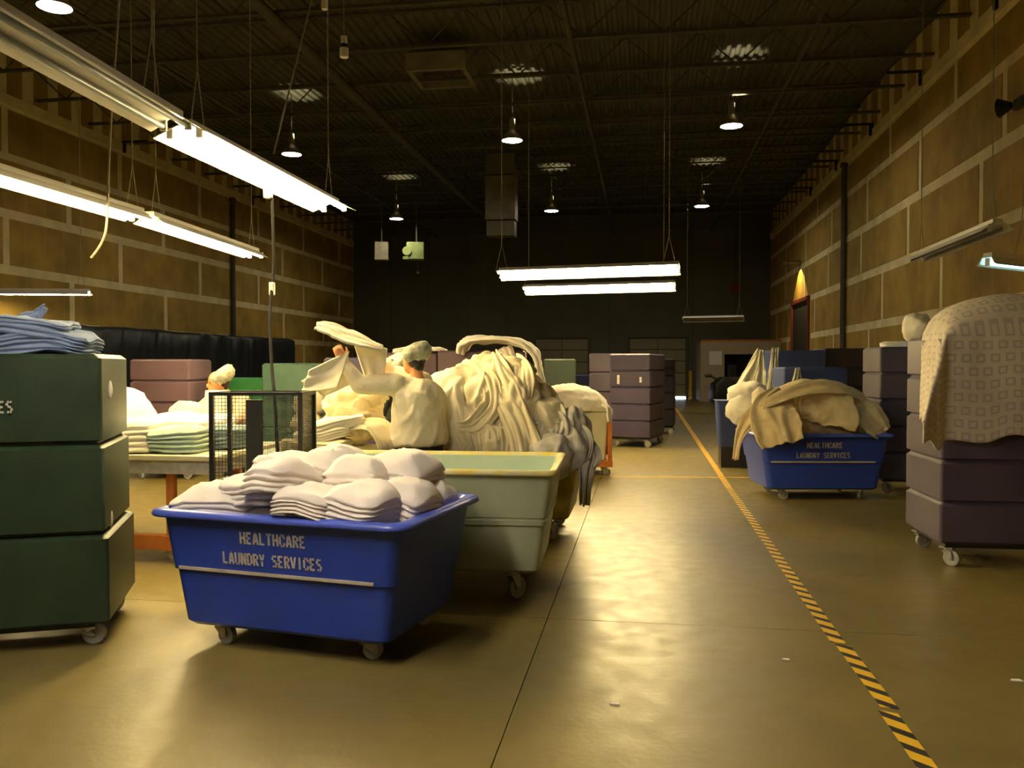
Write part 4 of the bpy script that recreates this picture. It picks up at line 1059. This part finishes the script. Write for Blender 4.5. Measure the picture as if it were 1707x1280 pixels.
# ------------------------------------------------------------------ high bay lamps
bays = [((1.85, 18.9), 'first high bay lamp on the right row, nearest'), ((1.85, 28.3), 'second high bay lamp on the right row, farther'), ((-2.98, 19.35), 'nearer high bay lamp of the middle row'),
        ((-3.05, 28.4), 'farther high bay lamp of the middle row'), ((-8.6, 29.1), 'farthest high bay lamp of the left row'), ((-8.48, 19.8), 'second high bay lamp of the left row'), ((-8.34, 11.16), 'nearest high bay lamp at the upper left corner')]
proto = None
for (x, y), lb in bays:
    if proto is None:
        t = thing('high_bay_lamp', lb, 'lamp', (x, y, 6.6), 0, 'high bay lamps under the roof')
        bm = B(); rs = []
        for z, r in ((0, .235), (.01, .24), (.14, .17), (.24, .09), (.26, .05)): rs.append([Vector((r * cos(2 * pi * k / 28), r * sin(2 * pi * k / 28), z)) for k in range(28)])
        loft(bm, rs, False, False); o = O('reflector', bm, 'refl', t, True); s = o.modifiers.new('t', 'SOLIDIFY'); s.thickness = .004
        bm = B(); rs = [[Vector((r * cos(2 * pi * k / 28), r * sin(2 * pi * k / 28), z)) for k in range(28)] for z, r in ((.012, .222), (.03, .215))]
        loft(bm, rs); O('bulb', bm, 'bay', t, True)
        bm = B(); tube(bm, (0, 0, .25), (0, 0, .50), .07, n=14); tube(bm, (0, 0, .5), (0, 0, .54), .04, n=10); O('ballast_housing', bm, 'refl', t, True, angle=40)
        bm = B(); tube(bm, (0, 0, .53), (0, 0, 1.46), .012, n=8); O('stem', bm, 'joist', t)
        ld = bpy.data.lights.new('uplight', 'SPOT'); ld.energy = 55; ld.color = BAY; ld.spot_size = R(62); ld.spot_blend = .4; ld.shadow_soft_size = .05
        lo = bpy.data.objects.new('uplight_slot', ld); COL.objects.link(lo); lo.parent = t; lo.location = (0, 0, .34); lo.rotation_euler = (pi, 0, 0)
        lo.location = (0.12, 0, .34)
        proto = t
    else:
        t = dup(proto); t.location = (x, y, 6.6); t['label'] = lb
# warm wall light above the right doorway
t = thing('wall_lamp', 'small wall lamp above the red framed doorway on the right wall', 'lamp', (XR - .12, 30.9, 5.0))
bm = B(); box(bm, (-.1, 0, .06), (.42, .3, .08)); box(bm, (-.42, 0, .04), (.16, .2, .06)); O('housing', bm, 'joist', t, bevel=.01)
ld = bpy.data.lights.new('wall_light', 'SPOT'); ld.energy = 110; ld.color = (1, .68, .25); ld.spot_size = R(100); ld.spot_blend = .2
lo = bpy.data.objects.new('lamp_light', ld); COL.objects.link(lo); lo.parent = t; lo.location = (-.42, 0, -.02); lo.rotation_euler = (0, R(-22), 0)

# ------------------------------------------------------------------ things hanging from and fixed to the roof and walls
def cord(name, label, pts, r, m, extra=()):
    cu = bpy.data.curves.new(name, 'CURVE'); cu.dimensions = '3D'; cu.bevel_depth = r; cu.bevel_resolution = 2
    sp = cu.splines.new('NURBS'); sp.points.add(len(pts) - 1)
    for i, p in enumerate(pts): sp.points[i].co = (*p, 1)
    sp.use_endpoint_u = True; sp.order_u = 3
    dg = bpy.data.objects.new('tmp', cu); COL.objects.link(dg)
    me = bpy.data.meshes.new_from_object(dg.evaluated_get(bpy.context.evaluated_depsgraph_get())); bpy.data.objects.remove(dg)
    o = bpy.data.objects.new(name, me); COL.objects.link(o); me.materials.clear(); me.materials.append(MC[m])
    for p in me.polygons: p.use_smooth = True
    tag(o, label, 'cord')
    return o
c1 = cord('power_cord', 'pale cord slanting from the roof to the nearest lit light', [(-2.75, 8.3, 8.0), (-2.86, 7.6, 5.6), (-2.92, 7.0, 4.2), (-2.96, 6.55, 3.2)], .006, 'wire')
for z, x, y in ((4.72, -2.83, 7.35), (5.35, -2.80, 7.55)):
    bm = B(); box(bm, (x, y, z), (.05, .05, .10)); O('plug', bm, 'white_metal', c1, bevel=.008)
c2 = cord('power_cord', 'cord from the nearest light down to the mesh cage, black below its plug', [(-2.94, 6.45, 3.05), (-2.90, 6.40, 2.6), (-2.85, 6.3, 2.2), (-2.80, 6.1, 1.9), (-2.60, 5.7, 1.45), (-2.42, 5.36, 1.25), (-2.38, 5.30, .9)], .012, 'cord')
bm = B(); box(bm, (-2.94, 6.40, 2.92), (.06, .06, .22)); O('plug', bm, 'white_metal', c2, bevel=.01)
bm = B(); box(bm, (-2.83, 6.22, 2.08), (.04, .04, .10)); O('plug', bm, 'white_metal', c2, bevel=.008)
cord('power_cord', 'pale cord hanging from the roof at far left and curling at its end', [(-4.30, 6.9, 8.0), (-4.36, 6.7, 5.0), (-4.44, 6.6, 3.4), (-4.46, 6.6, 2.75), (-4.50, 6.6, 2.52), (-4.62, 6.6, 2.40)], .009, 'wire')
c3 = cord('hanging_socket', 'pale socket hanging on a cord in front of the roof deck', [(-2.79, 7.74, 8.0), (-2.79, 7.74, 6.0), (-2.79, 7.74, 4.55)], .004, 'wire')
bm = B(); tube(bm, (-2.79, 7.74, 4.58), (-2.79, 7.74, 4.50), .03, n=12); tube(bm, (-2.79, 7.74, 4.47), (-2.79, 7.74, 4.38), .042, n=12); O('socket', bm, 'white_metal', c3, bevel=.006)
bm = B(); tube(bm, (-2.79, 7.74, 4.505), (-2.79, 7.74, 4.465), .034, n=12); O('black_band', bm, 'black', c3)

t = thing('roof_unit', 'tall beige unit heater hanging at the middle of the hall', 'heater', (-4.05, 24.3, 0))
bm = B(); box(bm, (0, 0, 6.25), (.86, .6, 1.25)); O('casing', bm, 'duct', t, bevel=.02)
bm = B()
for k in range(6): box(bm, (-.33 + k * .13, -.305, 6.25), (.03, .02, 1.1))
O('louvre', bm, 'duct', t)
bm = B(); box(bm, (0, 0, 7.2), (.82, .55, .6)); O('upper_duct', bm, 'deck', t, bevel=.01)
bm = B(); box(bm, (0, 0, 5.38), (.8, .5, .42)); O('lower_hood', bm, 'deck', t, bevel=.01)
t = thing('roof_hatch', 'brown framed box under the roof deck left of centre', 'hatch', (-4.05, 17.0, 0))
bm = B(); box(bm, (0, -.55, 7.45), (1.2, .1, .35)); box(bm, (0, .55, 7.45), (1.2, .1, .35)); box(bm, (-.55, 0, 7.45), (.1, 1.0, .35)); box(bm, (.55, 0, 7.45), (.1, 1.0, .35)); O('frame', bm, 'duct', t)
bm = B(); box(bm, (0, 0, 7.58), (1.0, 1.0, .06)); O('cover', bm, 'purplebrown', t)
t = thing('unit_heater', 'green grey box heater hanging near the far left corner', 'heater', (-8.22, 30.2, 5.6), R(15))
bm = B(); box(bm, (0, 0, 0), (.62, .55, .62)); O('casing', bm, 'heater', t, bevel=.02)
bm = B(); tube(bm, (-.3, -.32, -.02), (-.3, -.26, -.02), .16, n=18); box(bm, (-.34, -.3, -.28), (.2, .2, .1)); O('fan_guard', bm, 'heater', t, True, angle=40)
bm = B(); tube(bm, (.05, 0, .3), (.05, 0, 2.47), .03, n=8); tube(bm, (.1, 0, -.3), (.1, 0, -.75), .012, n=8); ball(bm, (.1, 0, -.78), .05); O('hanger', bm, 'joist', t)
t = thing('unit_heater', 'dim second heater left of the green grey one', 'heater', (-9.55, 30.4, 5.65), R(15))
bm = B(); box(bm, (0, 0, 0), (.5, .5, .66)); O('casing', bm, 'duct', t, bevel=.02)
bm = B(); tube(bm, (0, 0, .3), (0, 0, 2.44), .03, n=8); O('hanger', bm, 'joist', t)
t = thing('horn_speaker', 'black horn speaker high on the right wall', 'speaker', (XR - .12, 13.4, 5.25))
bm = B(); tube(bm, (-.02, 0, 0), (-.14, .12, 0), .05, .14, n=18); O('horn', bm, 'black', t, True, angle=40)
bm = B(); box(bm, (.05, -.12, 0), (.08, .28, .14)); O('bracket', bm, 'joist', t)
t = thing('wall_gauge', 'small round pale dial on the right wall above the cool blue light', 'dial', (XR - .06, 12.9, 3.98))
bm = B(); tube(bm, (.06, 0, 0), (-.02, 0, 0), .09, n=20); O('ring', bm, 'white_metal', t, True, angle=40)
bm = B(); tube(bm, (-.021, 0, 0), (-.028, 0, 0), .06, n=20); O('face', bm, 'joist', t)
bm = B(); tube(bm, (3.9, YF, 4.75), (3.9, YF - .12, 4.75), .22, n=18); tag(O('alarm_bell', bm, 'red', None, True, angle=40), 'faint reddish round bell on the dark far wall', 'bell')
# things by the dock door
bm = B(); tube(bm, (2.0, 37.3, 0), (2.0, 37.3, 1.15), .08, n=14); ball(bm, (2.0, 37.3, 1.15), .08); tag(O('bollard', bm, 'ytape', None, True, angle=40), 'yellow post right of the dock door', 'bollard')
t = thing('floor_machine', 'black machine with an upright mast in front of the office opening', 'machine', (3.15, 31.0, 0), R(10))
bm = B(); loft(bm, [rr(1.5, .8, .12, .12), rr(1.6, .9, .14, .3), rr(1.5, .85, .14, .8), rr(.9, .6, .12, 1.05)]); O('body', bm, 'black', t, True, angle=40)
bm = B(); box(bm, (-.05, 0, 1.22), (.28, .2, .5)); O('mast', bm, 'black', t, bevel=.02)
bm = B(); tube(bm, (-.5, 0, .93), (-.85, 0, 1.1), .04); ball(bm, (-.9, 0, 1.1), (.14, .1, .07)); O('handle', bm, 'joist', t, True)
bm = B(); tube(bm, (.3, 0, .9), (.9, 0, 1.15), .05); O('hose', bm, 'joist', t, True)
for sx in (-1, 1):
    for sy in (-1, 1): bm = B(); tube(bm, (sx * .5, sy * .3, .12), (sx * .5, sy * .38, .12), .12, n=16); O('wheel', bm, 'black', t, True, angle=40)
